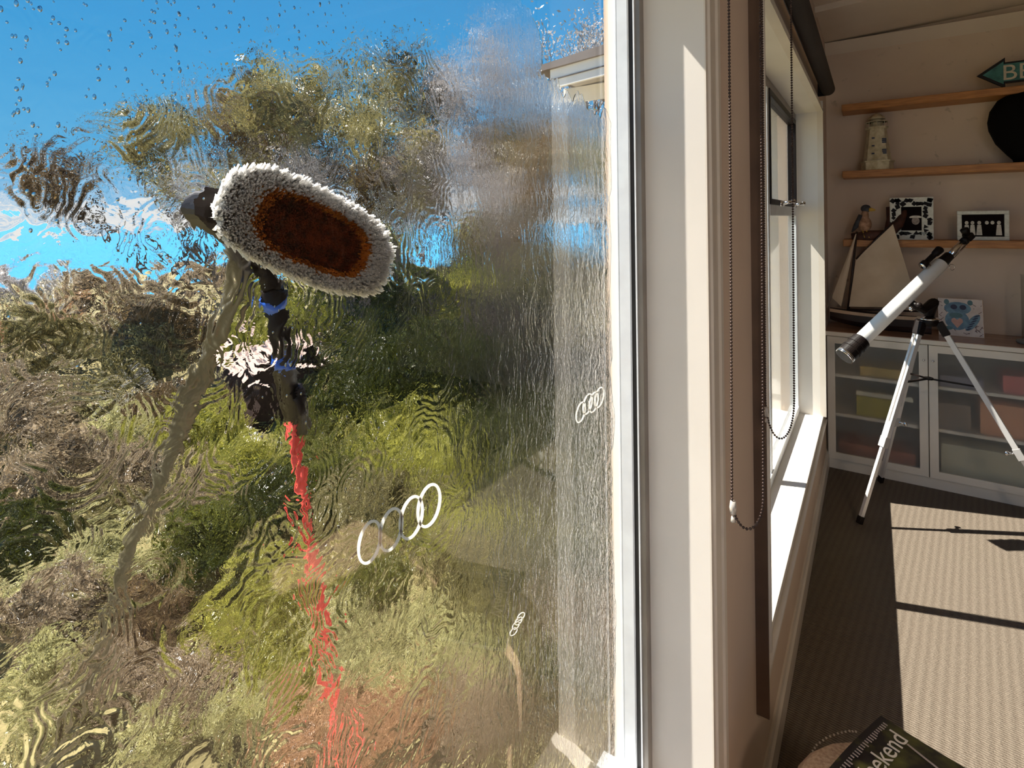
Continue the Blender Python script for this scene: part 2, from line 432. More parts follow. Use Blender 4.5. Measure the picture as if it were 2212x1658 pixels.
# ------------------------------------------------------------------ mesh helpers
class MB:
    def __init__(s): s.v = []; s.f = []
    def quadgrid(s, pts, nu, nv, closed_u=False):
        b = len(s.v); s.v += [tuple(p) for p in pts]
        for i in range(nv - 1):
            for j in range(nu if closed_u else nu - 1):
                k = (j + 1) % nu
                s.f.append((b + i * nu + j, b + i * nu + k, b + (i + 1) * nu + k, b + (i + 1) * nu + j))
    def box(s, x0, x1, y0, y1, z0, z1):
        b = len(s.v)
        s.v += [(x0, y0, z0), (x1, y0, z0), (x1, y1, z0), (x0, y1, z0), (x0, y0, z1), (x1, y0, z1), (x1, y1, z1), (x0, y1, z1)]
        s.f += [tuple(b + i for i in q) for q in ((0, 3, 2, 1), (4, 5, 6, 7), (0, 1, 5, 4), (1, 2, 6, 5), (2, 3, 7, 6), (3, 0, 4, 7))]
        return s
    def obox(s, c, ax, ay, az, hx, hy, hz):
        """box about c with axes ax, ay, az and half sizes"""
        b = len(s.v)
        for dx, dy, dz in ((-1, -1, -1), (1, -1, -1), (1, 1, -1), (-1, 1, -1), (-1, -1, 1), (1, -1, 1), (1, 1, 1), (-1, 1, 1)):
            s.v.append(tuple(Vector(c) + ax * (dx * hx) + ay * (dy * hy) + az * (dz * hz)))
        s.f += [tuple(b + i for i in q) for q in ((0, 3, 2, 1), (4, 5, 6, 7), (0, 1, 5, 4), (1, 2, 6, 5), (2, 3, 7, 6), (3, 0, 4, 7))]
        return s
    def bar(s, a, b_, w_, h_, side=None):
        a, b_ = Vector(a), Vector(b_); d = (b_ - a)
        ln = d.length; d.normalize()
        side = Vector(side) if side else (Vector((0, 0, 1)) if abs(d.z) < .9 else Vector((1, 0, 0)))
        x = d.cross(side).normalized(); y = x.cross(d).normalized()
        return s.obox((a + b_) / 2, x, y, d, w_ / 2, h_ / 2, ln / 2)
    def tube(s, pts, rad, n=10, caps=True):
        pts = [Vector(p) for p in pts]
        rads = rad if isinstance(rad, (list, tuple)) else [rad] * len(pts)
        ref = None; b = len(s.v)
        for i, p in enumerate(pts):
            d = (pts[min(i + 1, len(pts) - 1)] - pts[max(i - 1, 0)]).normalized()
            if ref is None: ref = Vector((0, 0, 1)) if abs(d.z) < .9 else Vector((1, 0, 0))
            x = d.cross(ref).normalized(); y = x.cross(d).normalized(); ref = y
            for j in range(n):
                a = 2 * math.pi * j / n
                s.v.append(tuple(p + (x * math.cos(a) + y * math.sin(a)) * rads[i]))
        for i in range(len(pts) - 1):
            for j in range(n):
                k = (j + 1) % n
                s.f.append((b + i * n + j, b + i * n + k, b + (i + 1) * n + k, b + (i + 1) * n + j))
        if caps:
            s.f.append(tuple(b + j for j in reversed(range(n))))
            s.f.append(tuple(b + (len(pts) - 1) * n + j for j in range(n)))
        return s
    def lathe(s, c, prof, n=24, ax=None):
        """prof: (radius, height) list; about z or the given axis"""
        az = Vector(ax).normalized() if ax else Vector((0, 0, 1))
        ref = Vector((0, 0, 1)) if abs(az.z) < .9 else Vector((1, 0, 0))
        x = az.cross(ref).normalized(); y = az.cross(x).normalized()
        b = len(s.v); c = Vector(c)
        for r_, h_ in prof:
            for j in range(n):
                a = 2 * math.pi * j / n
                s.v.append(tuple(c + az * h_ + (x * math.cos(a) + y * math.sin(a)) * r_))
        for i in range(len(prof) - 1):
            for j in range(n):
                k = (j + 1) % n
                s.f.append((b + i * n + j, b + i * n + k, b + (i + 1) * n + k, b + (i + 1) * n + j))
        s.f.append(tuple(b + j for j in reversed(range(n))))
        s.f.append(tuple(b + (len(prof) - 1) * n + j for j in range(n)))
        return s
    def ball(s, c, r_, n=10, sc_=(1, 1, 1)):
        b = len(s.v); c = Vector(c); m_ = max(4, n // 2 + 1)
        for i in range(m_ + 1):
            ph = math.pi * i / m_
            for j in range(n):
                a = 2 * math.pi * j / n
                s.v.append((c.x + r_ * sc_[0] * math.sin(ph) * math.cos(a), c.y + r_ * sc_[1] * math.sin(ph) * math.sin(a), c.z + r_ * sc_[2] * math.cos(ph)))
        for i in range(m_):
            for j in range(n):
                k = (j + 1) % n
                s.f.append((b + i * n + j, b + i * n + k, b + (i + 1) * n + k, b + (i + 1) * n + j))
        return s
    def prism(s, poly, off):
        """poly: 3-D outline; extruded by off"""
        b = len(s.v); n = len(poly); off = Vector(off)
        s.v += [tuple(Vector(p)) for p in poly] + [tuple(Vector(p) + off) for p in poly]
        s.f.append(tuple(b + i for i in reversed(range(n)))); s.f.append(tuple(b + n + i for i in range(n)))
        for i in range(n):
            k = (i + 1) % n
            s.f.append((b + i, b + k, b + n + k, b + n + i))
        return s
    def build(s, name, m_, parent=None, smooth=False, kind=None, bevel=0.0, origin=None):
        v = np.array(s.v, dtype=float)
        if parent is not None:
            o = np.array(worldloc(parent))
        elif origin is not None: o = np.array(origin, dtype=float)
        else:
            o = np.array([(v[:, 0].min() + v[:, 0].max()) / 2, (v[:, 1].min() + v[:, 1].max()) / 2, v[:, 2].min()])
        me = bpy.data.meshes.new(name)
        me.from_pydata((v - o).tolist(), [], s.f)
        me.update()
        if smooth:
            me.shade_smooth()
        ms = m_ if isinstance(m_, (list, tuple)) else [m_]
        for q in ms: me.materials.append(q)
        ob = bpy.data.objects.new(name, me)
        COL.objects.link(ob)
        if parent is not None: ob.parent = parent
        else: ob.location = o
        if kind: ob['kind'] = kind
        if bevel:
            bm_ = ob.modifiers.new('bevel', 'BEVEL'); bm_.width = bevel; bm_.segments = 2; bm_.limit_method = 'ANGLE'
        return ob
def worldloc(o):
    v = Vector((0, 0, 0))
    while o is not None:
        v += o.location; o = o.parent
    return tuple(v)
def tag(o, label, cat, group=None, kind=None):
    o['label'] = label; o['category'] = cat
    if group: o['group'] = group
    if kind: o['kind'] = kind
    return o
def thing(name, loc, label, cat, group=None):
    o = bpy.data.objects.new(name, None); o.empty_display_size = 0.05
    COL.objects.link(o); o.location = loc
    return tag(o, label, cat, group)
def setting(name, loc=(0, 0, 0)):
    o = bpy.data.objects.new(name, None); o.empty_display_size = 0.05
    COL.objects.link(o); o.location = loc; o['kind'] = 'structure'
    return o
def box(x0, x1, y0, y1, z0, z1): return MB().box(x0, x1, y0, y1, z0, z1)
def textmesh(name, body, size, m_, parent, origin, ex, ey, ext=0.0005):
    cu = bpy.data.curves.new(name, 'FONT'); cu.body = body; cu.size = size; cu.extrude = ext
    to = bpy.data.objects.new(name, cu); COL.objects.link(to)
    dg_ = bpy.context.evaluated_depsgraph_get()
    me = bpy.data.meshes.new_from_object(to.evaluated_get(dg_))
    bpy.data.objects.remove(to)
    ez = ex.cross(ey)
    Mx = Matrix((ex, ey, ez)).transposed().to_4x4(); Mx.translation = Vector(origin) - Vector(worldloc(parent))
    me.transform(Mx); me.materials.clear(); me.materials.append(m_)
    ob = bpy.data.objects.new(name, me); COL.objects.link(ob); ob.parent = parent
    return ob

# ------------------------------------------------------------------ the room shell
XW, XG, XE = -0.265, -0.385, -0.475
XG1 = -0.430 # glass of window 1 sits further out
#       # inner wall face, inner glass face, outer wall face
YJ, YN, YF = 1.07, 1.59, 3.61             # far jamb of window 1; near and far jambs of window 2
ZS, ZH, YFAR, YB, XR, ZC = 0.45, 2.21, 4.38, -1.9, 3.6, 2.78
WY0 = -1.0
f_ = box(XE, XR, YB, YFAR + 0.1, -0.12, 0.0).build('floor', M['carpet']); f_['kind'] = 'structure'
wl = MB()
wl.box(XE, XW, YB, YFAR, -0.1, ZS - 0.03); wl.box(XE, XW, YB, YFAR, ZH + 0.02, ZC + .12)
wl.box(XE, XW, YB, WY0, ZS - 0.03, ZH + 0.02); wl.box(XE, XW, YJ + 0.012, YN - 0.012, ZS - 0.03, ZH + 0.02); wl.box(XE, XW, YF + 0.012, YFAR, ZS - 0.03, ZH + 0.02)
wl.build('wall_left', M['wall'], kind='structure')
box(XE, XR, YFAR, YFAR + 0.12, -0.1, 3.1).build('wall_far', M['wallfar'], kind='structure')
box(XR, XR + .1, YB, YFAR, -.1, 3.1).build('wall_right', M['dimwall'], kind='structure')
wb = MB()      # unseen back wall, with a wide opening added to let sky light in
wb.box(XE, 0.0, YB - .1, YB, -.1, 3.1); wb.box(3.3, XR + .1, YB - .1, YB, -.1, 3.1); wb.box(0.0, 3.3, YB - .1, YB, 2.4, 3.1); wb.box(0.0, 3.3, YB - .1, YB, -.1, .0)
wb.build('wall_back', M['wall'], kind='structure')
# raked ceiling with cover battens running along it
sl_c = 0.05
cl = MB(); cl.prism([(XE - .12, YB - .2, ZC), (XR + .2, YB - .2, ZC + sl_c * (XR + .6)), (XR + .2, YB - .2, ZC + .3), (XE - .12, YB - .2, ZC + .12)], (0, YFAR + .35 - YB + .2, 0))
cl.build('ceiling', M['ceil'], kind='structure')
for i, yb in enumerate((3.55, 2.3, 1.05)):
    t_ = MB().prism([(XW, yb, ZC - .018), (XR, yb, ZC - .018 + sl_c * (XR - XW)), (XR, yb, ZC + .02 + sl_c * (XR - XW)), (XW, yb, ZC + .02)], (0, .09, 0))
    t_.build('trim_%d' % (i + 1), M['ceil'], kind='structure')
cv = MB().prism([(XW, YFAR, ZC + .01), (XW, YFAR - .07, ZC + .01), (XW, YFAR, ZC - .06)], (XR - XW, 0, 0)).build('trim_4', M['ceil'], kind='structure')
bb = MB().prism([(XW, YB, 0), (XW + .016, YB, 0), (XW + .016, YB, .085), (XW + .010, YB, .095), (XW + .006, YB, .11), (XW, YB, .11)], (0, YFAR - YB, 0))
bb.build('baseboard_left', M['trim'], kind='structure')

def window(n, y0, y1, xg, pr):
    W = setting('window_%d' % n, (XG, (y0 + y1) / 2, ZS))
    # linings
    for nm, b_ in (('jamb_lining', (xg - .03, XW, y1, y1 + .012, ZS, ZH)), ('jamb_lining', (xg - .03, XW, y0 - .012, y0, ZS, ZH)),
                   ('head_lining', (xg - .03, XW, y0 - .012, y1 + .012, ZH, ZH + .02)),
                   ):
        box(*b_).build(nm, M['jamb'], W)
    box(xg - .03, XW + .015, y0 - .056, y1 + .07, ZS - .03, ZS).build('sill', M['jamb'], W, bevel=.004)
    # moulded architrave: stepped profile
    def arch(a, b_, inner_sign, vertical):
        prof = [(0, 0), (.030, 0), (.030, .012), (.024, .018), (.024, .040), (.016, .046), (.016, .060), (0, .060)]
        if n == 1: prof = [(0, 0), (.003, 0), (.003, .016), (.007, .020), (.007, .030), (.004, .034), (.004, .074), (.008, .080), (.008, .098), (.004, .104), (.003, .122), (0, .124)]
        mb = MB()
        if vertical:
            mb.prism([(XW + p, a + inner_sign * q, ZS if True else 0) for p, q in prof], (0, 0, ZH + .06 - ZS))
        else:
            mb.prism([(XW + p, y0 - .06, a + inner_sign * q) for p, q in prof], (0, y1 - y0 + .12, 0))
        return mb
    arch(y0, 0, -1, True).build('architrave', M['trim'], W)
    arch(y1, 0, 1, True).build('architrave', M['trim'], W)
    arch(ZH, 0, 1, False).build('architrave', M['trim'], W)
    arch(ZS - .03, 0, -1, False).build('architrave', M['trim'], W)
    if n == 2: box(XW, XW + .031, y0 - .068, y0 - .060, .315, ZH + .06).build('shade_strip', M['edgeshade'], W)  # dark strip: shade on the near architrave edge, put in as colour
    return W
# ---- window 1: the big fixed light being washed
W1 = window(1, WY0, YJ, XG1, .30)
YP = 1.043
box(XG1 - .006, XG1 + .024, YP, YJ, ZS, ZH).build('frame_stile', M['alu'], W1, bevel=.002)
box(XG1 + .024, XG1 + .034, YP + .004, YJ, ZS, ZH).build('gasket', M['gasket'], W1)
box(XG1 + .034, XG1 + .037, YP + .000, YJ, ZS, ZH).build('frame_bead', M['alu'], W1)
box(XG1 + .037, XG1 + .047, YP + .004, YJ, ZS, ZH).build('frame_channel', M['greyalu'], W1)
box(XG1 - .030, XG1 + .047, WY0, YP, ZS, ZS + .05).build('frame_rail', M['alu'], W1)
box(XG1 - .030, XG1 + .047, WY0, YP, ZH - .05, ZH).build('frame_rail', M['alu'], W1)
box(XG1 - .030, XG1 + .047, WY0, WY0 + .06, ZS + .05, ZH - .05).build('frame_stile', M['alu'], W1)
pane = MB().box(XG1 - .0015, XG1, WY0 + .06, YP, ZS + .05, ZH - .05)
po = pane.build('glass_pane', [M['wetin'], M['wetout']], W1)
# object coordinates of the pane = world coordinates
wv_ = Vector(worldloc(W1))
po.data.transform(Matrix.Translation(wv_)); po.location = -wv_
for pl in po.data.polygons:
    if pl.normal.x < -0.9: pl.material_index = 1
# drops standing on the outer face of the glass
dm = MB()
xo = XG1 - .0015
for i in range(420):
    if i < 330: u = R.uniform(0, 900); v = abs(R.gauss(0, 230))
    else: u = R.uniform(560, 860); v = R.uniform(560, 1100)
    if R.random() < .5 and i < 330:
        k = R.choice([60, 300, 330, 380, 600, 640, 700, 745]); u = k + R.gauss(0, 14)
    p = at(u, v, 'x', xo)
    r_ = R.uniform(.0005, .0013)
    dm.ball((xo, p.y, p.z), r_, 8, (.55, 1, R.uniform(1, 1.9)))
tag(dm.build('water_drops', M['drop'], smooth=True, kind='stuff', origin=(0, 0, 0)), 'clear beads of water clinging to the outside of the washed pane', 'water')

# ---- window 2: awning sash over a fixed light, in the same wall
W2 = window(2, YN, YF, XG, 1.0)
def fr(x0, x1, y0, y1, z0, z1, m_='alu', nm='frame_rail'):
    return box(x0, x1, y0, y1, z0, z1).build(nm, M[m_], W2, bevel=.002)
fr(XG - .035, XG + .01, YN, YN + .05, ZS, ZH, nm='frame_stile'); fr(XG - .035, XG + .01, YF - .022, YF, ZS, ZH, nm='frame_stile')
fr(XG - .035, XG + .012, YN, YF, ZS, ZS + .045); fr(XG - .035, XG + .01, YN, YF, ZH - .04, ZH, 'greyalu')
fr(XG - .035, XG + .008, 2.58, 2.62, ZS + .045, ZH - .04, nm='mullion')
ZT = 1.66
fr(XG - .035, XG + .01, 2.62, YF - .022, ZT - .05, ZT)
# sash with black edge
fr(XG - .03, XG + .014, YF - .045, YF - .022, ZT, ZH - .04, 'black', 'sash_stile'); fr(XG - .03, XG + .014, 2.62, 2.645, ZT, ZH - .04, 'black', 'sash_stile')
fr(XG - .03, XG + .014, 2.645, YF - .045, ZH - .07, ZH - .04, 'black', 'sash_rail'); fr(XG - .03, XG + .014, 2.645, YF - .045, ZT, ZT + .025, 'black', 'sash_rail')
box(XG - .007, XG - .002, YN + .05, 2.58, ZS + .045, ZH - .04).build('glass_pane', M['cleanglass'], W2)
box(XG - .007, XG - .002, 2.62, YF - .022, ZS + .045, ZT - .05).build('glass_pane', M['cleanglass'], W2)
box(XG - .012, XG - .007, 2.645, YF - .045, ZT + .025, ZH - .07).build('glass_pane', M['cleanglass'], W2)
# chrome stay handles on the sash
hd = MB()
for yh in (2.95, 3.42):
    hd.box(XG + .008, XG + .022, yh - .05, yh + .05, ZT - .005, ZT + .02)
    hd.tube([(XG + .02, yh, ZT + .01), (XG + .05, yh, ZT + .015), (XG + .055, yh + .08, ZT + .02)], .008, 8)
    hd.ball((XG + .055, yh + .09, ZT + .02), .013, 10)
hd.build('handle', M['chrome'], W2, smooth=True)

# ---- roller blind over window 2
RB = thing('roller_blind', (-.212, 2.5, 2.30), 'rolled up dark brown roller blind over the far window', 'blind')
roll = MB().tube([(-.212, 1.50, 2.345), (-.212, 3.68, 2.345)], .036, 24)
roll.build('fabric_roll', M['blind'], RB, smooth=True)
br = MB(); br.box(-.265, -.205, 3.68, 3.686, 2.31, 2.385); br.build('bracket', M['black'], RB)
br = MB(); br.box(-.265, -.205, 1.493, 1.499, 2.31, 2.385); br.build('bracket', M['black'], RB)
RB1 = thing('roller_blind', (-.212, 0, 2.30), 'rolled up dark roller blind over the big wet window above the frame', 'blind')
MB().tube([(-.212, -1.0, 2.345), (-.212, 1.10, 2.345)], .036, 24).build('fabric_roll', M['blind'], RB1, smooth=True)

# ---- bead chains
def chain(xa, ya, xb, yb, zlow, dip, label, x0z):
    T = thing('blind_chain', ((xa + xb) / 2, (ya + yb) / 2, zlow), label, 'chain', None)
    pts = []
    z = 2.33
    path = []
    n = 60
    for i in range(n): path.append(Vector((xa, ya, z + (zlow + dip - z) * i / n)))
    for i in range(25):
        a = math.pi * i / 24
        k = (1 - math.cos(a)) / 2
        path.append(Vector((xa + (xb - xa) * k, ya + (yb - ya) * k, zlow + dip - dip * math.sin(a))))
    for i in range(1, n + 1): path.append(Vector((xb, yb, zlow + dip + (z - zlow - dip) * i / n)))
    # slight hanging sway
    for p in path:
        s = (z - p.z) / (z - zlow)
        if p is path[0]: continue
        p.x += -.004 * s * s
        p.y += x0z * s * s
    MB().tube(path, .0006, 4).build('cord', M['bead'], T)
    mb = MB(); acc = 0; step = .0062; last = path[0]
    cum = [0]
    for i in range(1, len(path)): cum.append(cum[-1] + (path[i] - path[i - 1]).length)
    k = 0; s = 0
    while s < cum[-1]:
        while cum[k + 1] < s: k += 1
        t = (s - cum[k]) / max(1e-9, cum[k + 1] - cum[k])
        mb.ball(path[k].lerp(path[k + 1], t), .0027, 8)
        s += step
    mb.build('beads', M['bead'], T, smooth=True, kind='stuff')
    q = path[n + 3]
    cb = MB(); cb.tube([q + Vector((0, 0, .012)), q, q + Vector((0, 0, -.012))], [.005, .0065, .005], 10)
    cb.tube([q + Vector((0, 0, -.016)), q + Vector((0, 0, -.026))], [.003, .005], 10)
    cb.build('connector', M['clear'], T, smooth=True)
    return T
chain(-.221, 1.08, -.170, 1.10, 1.025, .06, 'bead chain of the near blind hanging lower, against the wall between the windows', -.010)
chain(-.228, 1.50, -.163, 1.50, 1.05, .10, 'bead chain hanging in front of the far window, shorter of the two', .0)

# ------------------------------------------------------------------ shelves and far wall things
YS = 4.18
shelves = []
for nm, zt, lab in (('top', 2.335, 'topmost oak floating shelf, under the teal arrow sign'), ('mid', 1.900, 'middle oak floating shelf, under the lighthouse'),
                    ('low', 1.452, 'lowest oak floating shelf, under the picture frames')):
    x0 = -.165
    o = box(x0, 1.9, YS, YFAR, zt - .045, zt).build('floating_shelf', M['oak'], bevel=.003)
    tag(o, lab, 'shelf', 'oak floating shelves')
    shelves.append(zt)
S1, S2, S3 = shelves
def P(u, v, y): return at(u, v, 'y', y)

# teal arrow sign
a = P(2110, 152, 4.22)
SG = thing('arrow_sign', (.70, 4.22, S1), 'teal wooden arrow sign lettered BE, pointing left on the top shelf', 'sign')
zc = S1 + .088
ps = [(a.x, 4.215, zc), (a.x + .125, 4.215, zc + .088), (a.x + .125, 4.215, zc + .060), (a.x + .62, 4.215, zc + .060), (a.x + .62, 4.215, zc - .060), (a.x + .125, 4.215, zc - .060), (a.x + .125, 4.215, zc - .088)]
MB().prism(ps, (0, .018, 0)).build('board', M['black'], SG)
ps2 = [(a.x + .025, 4.213, zc), (a.x + .118, 4.213, zc + .066), (a.x + .118, 4.213, zc + .050), (a.x + .61, 4.213, zc + .050), (a.x + .61, 4.213, zc - .050), (a.x + .118, 4.213, zc - .050), (a.x + .118, 4.213, zc - .066)]
MB().prism(ps2, (0, .003, 0)).build('painted_face', M['teal'], SG)
ey = Vector((0, 0, 1)); ex = Vector((1, 0, 0))
textmesh('lettering', 'BE', .125, M['letter'], SG, (a.x + .108, 4.2115, zc - .043), ex, ey)

# lighthouse
q = P(1895, 366, 4.27); LX, LY = q.x, 4.27
LH = thing('lighthouse_ornament', (LX, LY, S2), 'small cream wooden lighthouse ornament standing on the middle shelf', 'ornament')
def octa(z, r_): return (r_, z)
MB().lathe((LX, LY, S2), [(.088, 0), (.088, .05), (.095, .052), (.095, .060), (.078, .062), (.052, .265), (.062, .268), (.064, .280), (.050, .282)], 8).build('tower', M['cream'], LH)
MB().lathe((LX, LY, S2 + .282), [(.034, 0), (.034, .045), (.050, .048), (.046, .060), (.022, .080), (.006, .090)], 10).build('lantern_room', M['cream'], LH)
rl = MB()
for k in range(8):
    a_ = math.pi * 2 * k / 8
    rl.tube([(LX + .058 * math.cos(a_), LY + .058 * math.sin(a_), S2 + .28), (LX + .058 * math.cos(a_), LY + .058 * math.sin(a_), S2 + .312)], .002, 5)
rl.lathe((LX, LY, S2 + .310), [(.060, 0), (.060, .004), (.056, .004), (.056, 0)], 16)
rl.build('gallery_railing', M['cream'], LH)
for (du, zz) in ((-.018, .10), (-.017, .15), (-.016, .20)):
    MB().box(LX + du - .012, LX + du + .004, LY - .079 + zz * .10, LY - .06, S2 + zz, S2 + zz + .009).build('window', M['dblue'], LH)
for zz in (.10, .17):
    wd = MB()
    for i in range(3):
        wd.box(LX + .026, LX + .050, LY - .070 + zz * .10, LY - .04, S2 + zz + i * .011, S2 + zz + .008 + i * .011)
    wd.build('window', M['dblue'], LH)
# round black vase
q = P(2215, 270, 4.28)
tag(MB().lathe((q.x, 4.26, S2), [(.055, 0), (.060, .02), (.085, .05), (.135, .12), (.165, .20), (.170, .25), (.160, .31), (.125, .37), (.07, .405), (.05, .41), (.05, .40)], 32).build('round_vase', M['vase'], smooth=True),
    'large round black vase at the right end of the middle shelf', 'vase')

# duck on driftwood
q = P(1880, 515, 4.27)
DW = thing('driftwood_perch', (q.x, 4.27, S3), 'dark driftwood piece at the left end of the lowest shelf', 'driftwood')
MB().tube([(q.x - .10, 4.2, S3 + .015), (q.x, 4.19, S3 + .028), (q.x + .09, 4.21, S3 + .03), (q.x + .15, 4.24, S3 + .10), (q.x + .19, 4.27, S3 + .19)], [.026, .034, .036, .030, .018], 10).build('log', M['drift'], DW, smooth=True)
MB().tube([(q.x + .10, 4.24, S3 + .05), (q.x + .11, 4.27, S3 + .13), (q.x + .10, 4.27, S3 + .21)], [.026, .022, .014], 8).build('branch', M['drift'], DW, smooth=True)
DK = thing('duck_figure', (q.x - .03, 4.20, S3 + .05), 'small carved duck with yellow bill perched on the driftwood', 'ornament')
bx_, bz_ = q.x - .03, S3 + .10
MB().ball((bx_, 4.2, bz_), .044, 14, (.9, .8, 1.15)).build('body', M['duckbody'], DK, smooth=True)
MB().tube([(bx_, 4.2, bz_ + .03), (bx_ + .005, 4.2, bz_ + .085)], [.026, .018], 10).build('neck', M['duckbody'], DK, smooth=True)
MB().ball((bx_ + .008, 4.2, bz_ + .10), .026, 12, (1.1, .9, 1)).build('head', M['duckdark'], DK, smooth=True)
MB().lathe((bx_ + .025, 4.195, bz_ + .095), [(.014, 0), (.012, .015), (.005, .035)], 10, (1, 0, -.15)).build('bill', M['yellow'], DK, smooth=True)
MB().tube([(bx_ - .02, 4.185, bz_ + .06), (bx_ - .045, 4.19, bz_ - .01), (bx_ - .07, 4.2, bz_ - .05)], [.012, .016, .004], 8).build('wing', M['duckdark'], DK, smooth=True)
MB().tube([(bx_ + .01, 4.18, bz_ - .04), (bx_ + .025, 4.16, bz_ - .085)], .003, 6).build('leg', M['yellow'], DK)
MB().tube([(bx_ - .01, 4.18, bz_ - .04), (bx_ + .00, 4.16, bz_ - .085)], .003, 6).build('leg', M['yellow'], DK)

# mosaic frame
q0, q1 = P(1923, 517, 4.24), P(2017, 517, 4.24)
xa, xb = q0.x, q1.x; zt = S3 + .265
MF = thing('mosaic_photo_frame', ((xa + xb) / 2, 4.24, S3), 'black and white mosaic picture frame holding a dark portrait', 'picture frame')
wf = .058
fm = MB(); fm.box(xa, xb, 4.24, 4.262, S3, S3 + wf); fm.box(xa, xb, 4.24, 4.262, zt - wf, zt); fm.box(xa, xa + wf, 4.24, 4.262, S3 + wf, zt - wf); fm.box(xb - wf, xb, 4.24, 4.262, S3 + wf, zt - wf)
fm.build('frame', M['mosaic'], MF)
box(xa + wf, xb - wf, 4.25, 4.258, S3 + wf, zt - wf).build('photograph', M['photo'], MF)
cxp, czp = (xa + xb) / 2 + .022, S3 + .118
MB().prism([(cxp + .020 * math.cos(a_), 4.2492, czp + .024 * math.sin(a_)) for a_ in np.linspace(0, 2 * math.pi, 16, False)], (0, .0006, 0)).build('portrait_face', M['skin'], MF)
MB().prism([(cxp + .032 * math.cos(a_), 4.2482, czp + .022 + .012 * math.sin(a_)) for a_ in np.linspace(-.3, math.pi + .3, 12)], (0, .0006, 0)).build('portrait_cap', M['cap'], MF)
for i in range(46):
    t = i / 46 * 4; side = int(t); k = t - side
    W_, H_ = xb - xa, zt - S3
    lane = R.choice([.019, .040])
    if side == 0: c = (xa + k * W_, S3 + lane)
    elif side == 1: c = (xb - lane, S3 + k * H_)
    elif side == 2: c = (xb - k * W_, zt - lane)
    else: c = (xa + lane, zt - k * H_)
    c = (min(max(c[0], xa + .016), xb - .016), min(max(c[1], S3 + .016), zt - .016))
    a0 = R.uniform(0, 6.28); nn_ = R.choice([3, 4, 4])
    poly = [(c[0] + R.uniform(.012, .020) * math.cos(a0 + 6.283 * j / nn_), 4.2398, c[1] + R.uniform(.012, .020) * math.sin(a0 + 6.283 * j / nn_)) for j in range(nn_)]
    MB().prism(poly, (0, -.0025, 0)).build('tile', M['tile'] if R.random() < .75 else M['greytile'], MF)

# white frame with a group photograph
q0, q1 = P(2068, 520, 4.24), P(2181, 521, 4.24)
xa, xb = q0.x, q1.x; zt = S3 + .175; wf = .022
PF = thing('white_photo_frame', ((xa + xb) / 2, 4.24, S3), 'white picture frame with a black and white group photograph', 'picture frame')
fm = MB(); fm.box(xa, xb, 4.235, 4.255, S3, S3 + wf); fm.box(xa, xb, 4.235, 4.255, zt - wf, zt); fm.box(xa, xa + wf, 4.235, 4.255, S3 + wf, zt - wf); fm.box(xb - wf, xb, 4.235, 4.255, S3 + wf, zt - wf)
fm.build('frame', M['mosaic'], PF, bevel=.003)
box(xa + wf, xb - wf, 4.246, 4.252, S3 + wf, zt - wf).build('photograph', M['photo'], PF)
for i, k in enumerate((.12, .26, .42, .60, .73, .88)):
    x = xa + wf + (xb - xa - 2 * wf) * k
    g_ = MB().prism([(x - .014, 4.2455, S3 + wf + .008), (x + .014, 4.2455, S3 + wf + .008), (x + .009, 4.2455, S3 + .092), (x - .009, 4.2455, S3 + .092)], (0, .0004, 0))
    g_.prism([(x + .009 * math.cos(a_), 4.2455, S3 + .104 + .011 * math.sin(a_)) for a_ in np.linspace(0, 6.283, 10, False)], (0, .0004, 0))
    if i in (0, 1, 2, 5): g_.build('printed_figure', M['cap'], PF)
    else: MB().prism([(x + .009 * math.cos(a_), 4.2455, S3 + .104 + .011 * math.sin(a_)) for a_ in np.linspace(0, 6.283, 10, False)], (0, .0004, 0)).build('printed_figure', M['cap'], PF)

# ------------------------------------------------------------------ glass fronted cabinet
YC = 4.02; ZT_ = 0.878
CB = thing('glass_door_cabinet', (.5, YC, 0), 'low cream cabinet with frosted glass doors under the shelves', 'cabinet')
carc = MB()
carc.box(XW + .003, XW + .023, YC + .02, YFAR - .005, .0, ZT_ - .03); carc.box(1.27, 1.29, YC + .02, YFAR - .005, .0, ZT_ - .03)
carc.box(XW + .003, 1.29, YFAR - .02, YFAR - .005, .06, ZT_ - .03); carc.box(XW + .003, 1.29, YC + .02, YFAR - .02, .06, .08)
carc.box(.252, .272, YC + .02, YFAR - .02, .08, ZT_ - .03); carc.box(.765, .785, YC + .02, YFAR - .02, .08, ZT_ - .03)
carc.build('carcass', M['inside'], CB)
box(XW + .003, 1.29, YC + .012, YC + .03, .0, .062).build('plinth', M['cabinet'], CB)
for zz in (.33, .58):
    box(XW + .023, 1.27, YC + .035, YFAR - .02, zz, zz + .018).build('inner_shelf', M['cabinet'], CB)
box(XW + .003, 1.31, YC - .02, YFAR - .002, ZT_ - .03, ZT_ - .003).build('worktop_edge', M['cabinet'], CB, bevel=.003)
box(XW + .003, 1.31, YC - .02, YFAR - .002, ZT_ - .003, ZT_).build('worktop', M['worktop'], CB)
for i, (d0, d1) in enumerate(((XW + .012, .259), (.264, .772), (.777, 1.285))):
    dr = MB(); s_ = .042
    z0, z1 = .066, ZT_ - .036
    dr.box(d0, d1, YC - .004, YC + .014, z0, z0 + s_); dr.box(d0, d1, YC - .004, YC + .014, z1 - s_, z1)
    dr.box(d0, d0 + s_, YC - .004, YC + .014, z0 + s_, z1 - s_); dr.box(d1 - s_, d1, YC - .004, YC + .014, z0 + s_, z1 - s_)
    do = dr.build('door', M['cabinet'], CB)
    pb = box(d0 + s_, d1 - s_, YC + .003, YC + .006, z0 + s_, z1 - s_).build('glass_panel', M['frost'], do)
    MB().ball((d0 + .02 if i else d1 - .02, YC - .010, z1 - .09), .007, 10).build('knob', M['chrome'], do, smooth=True)
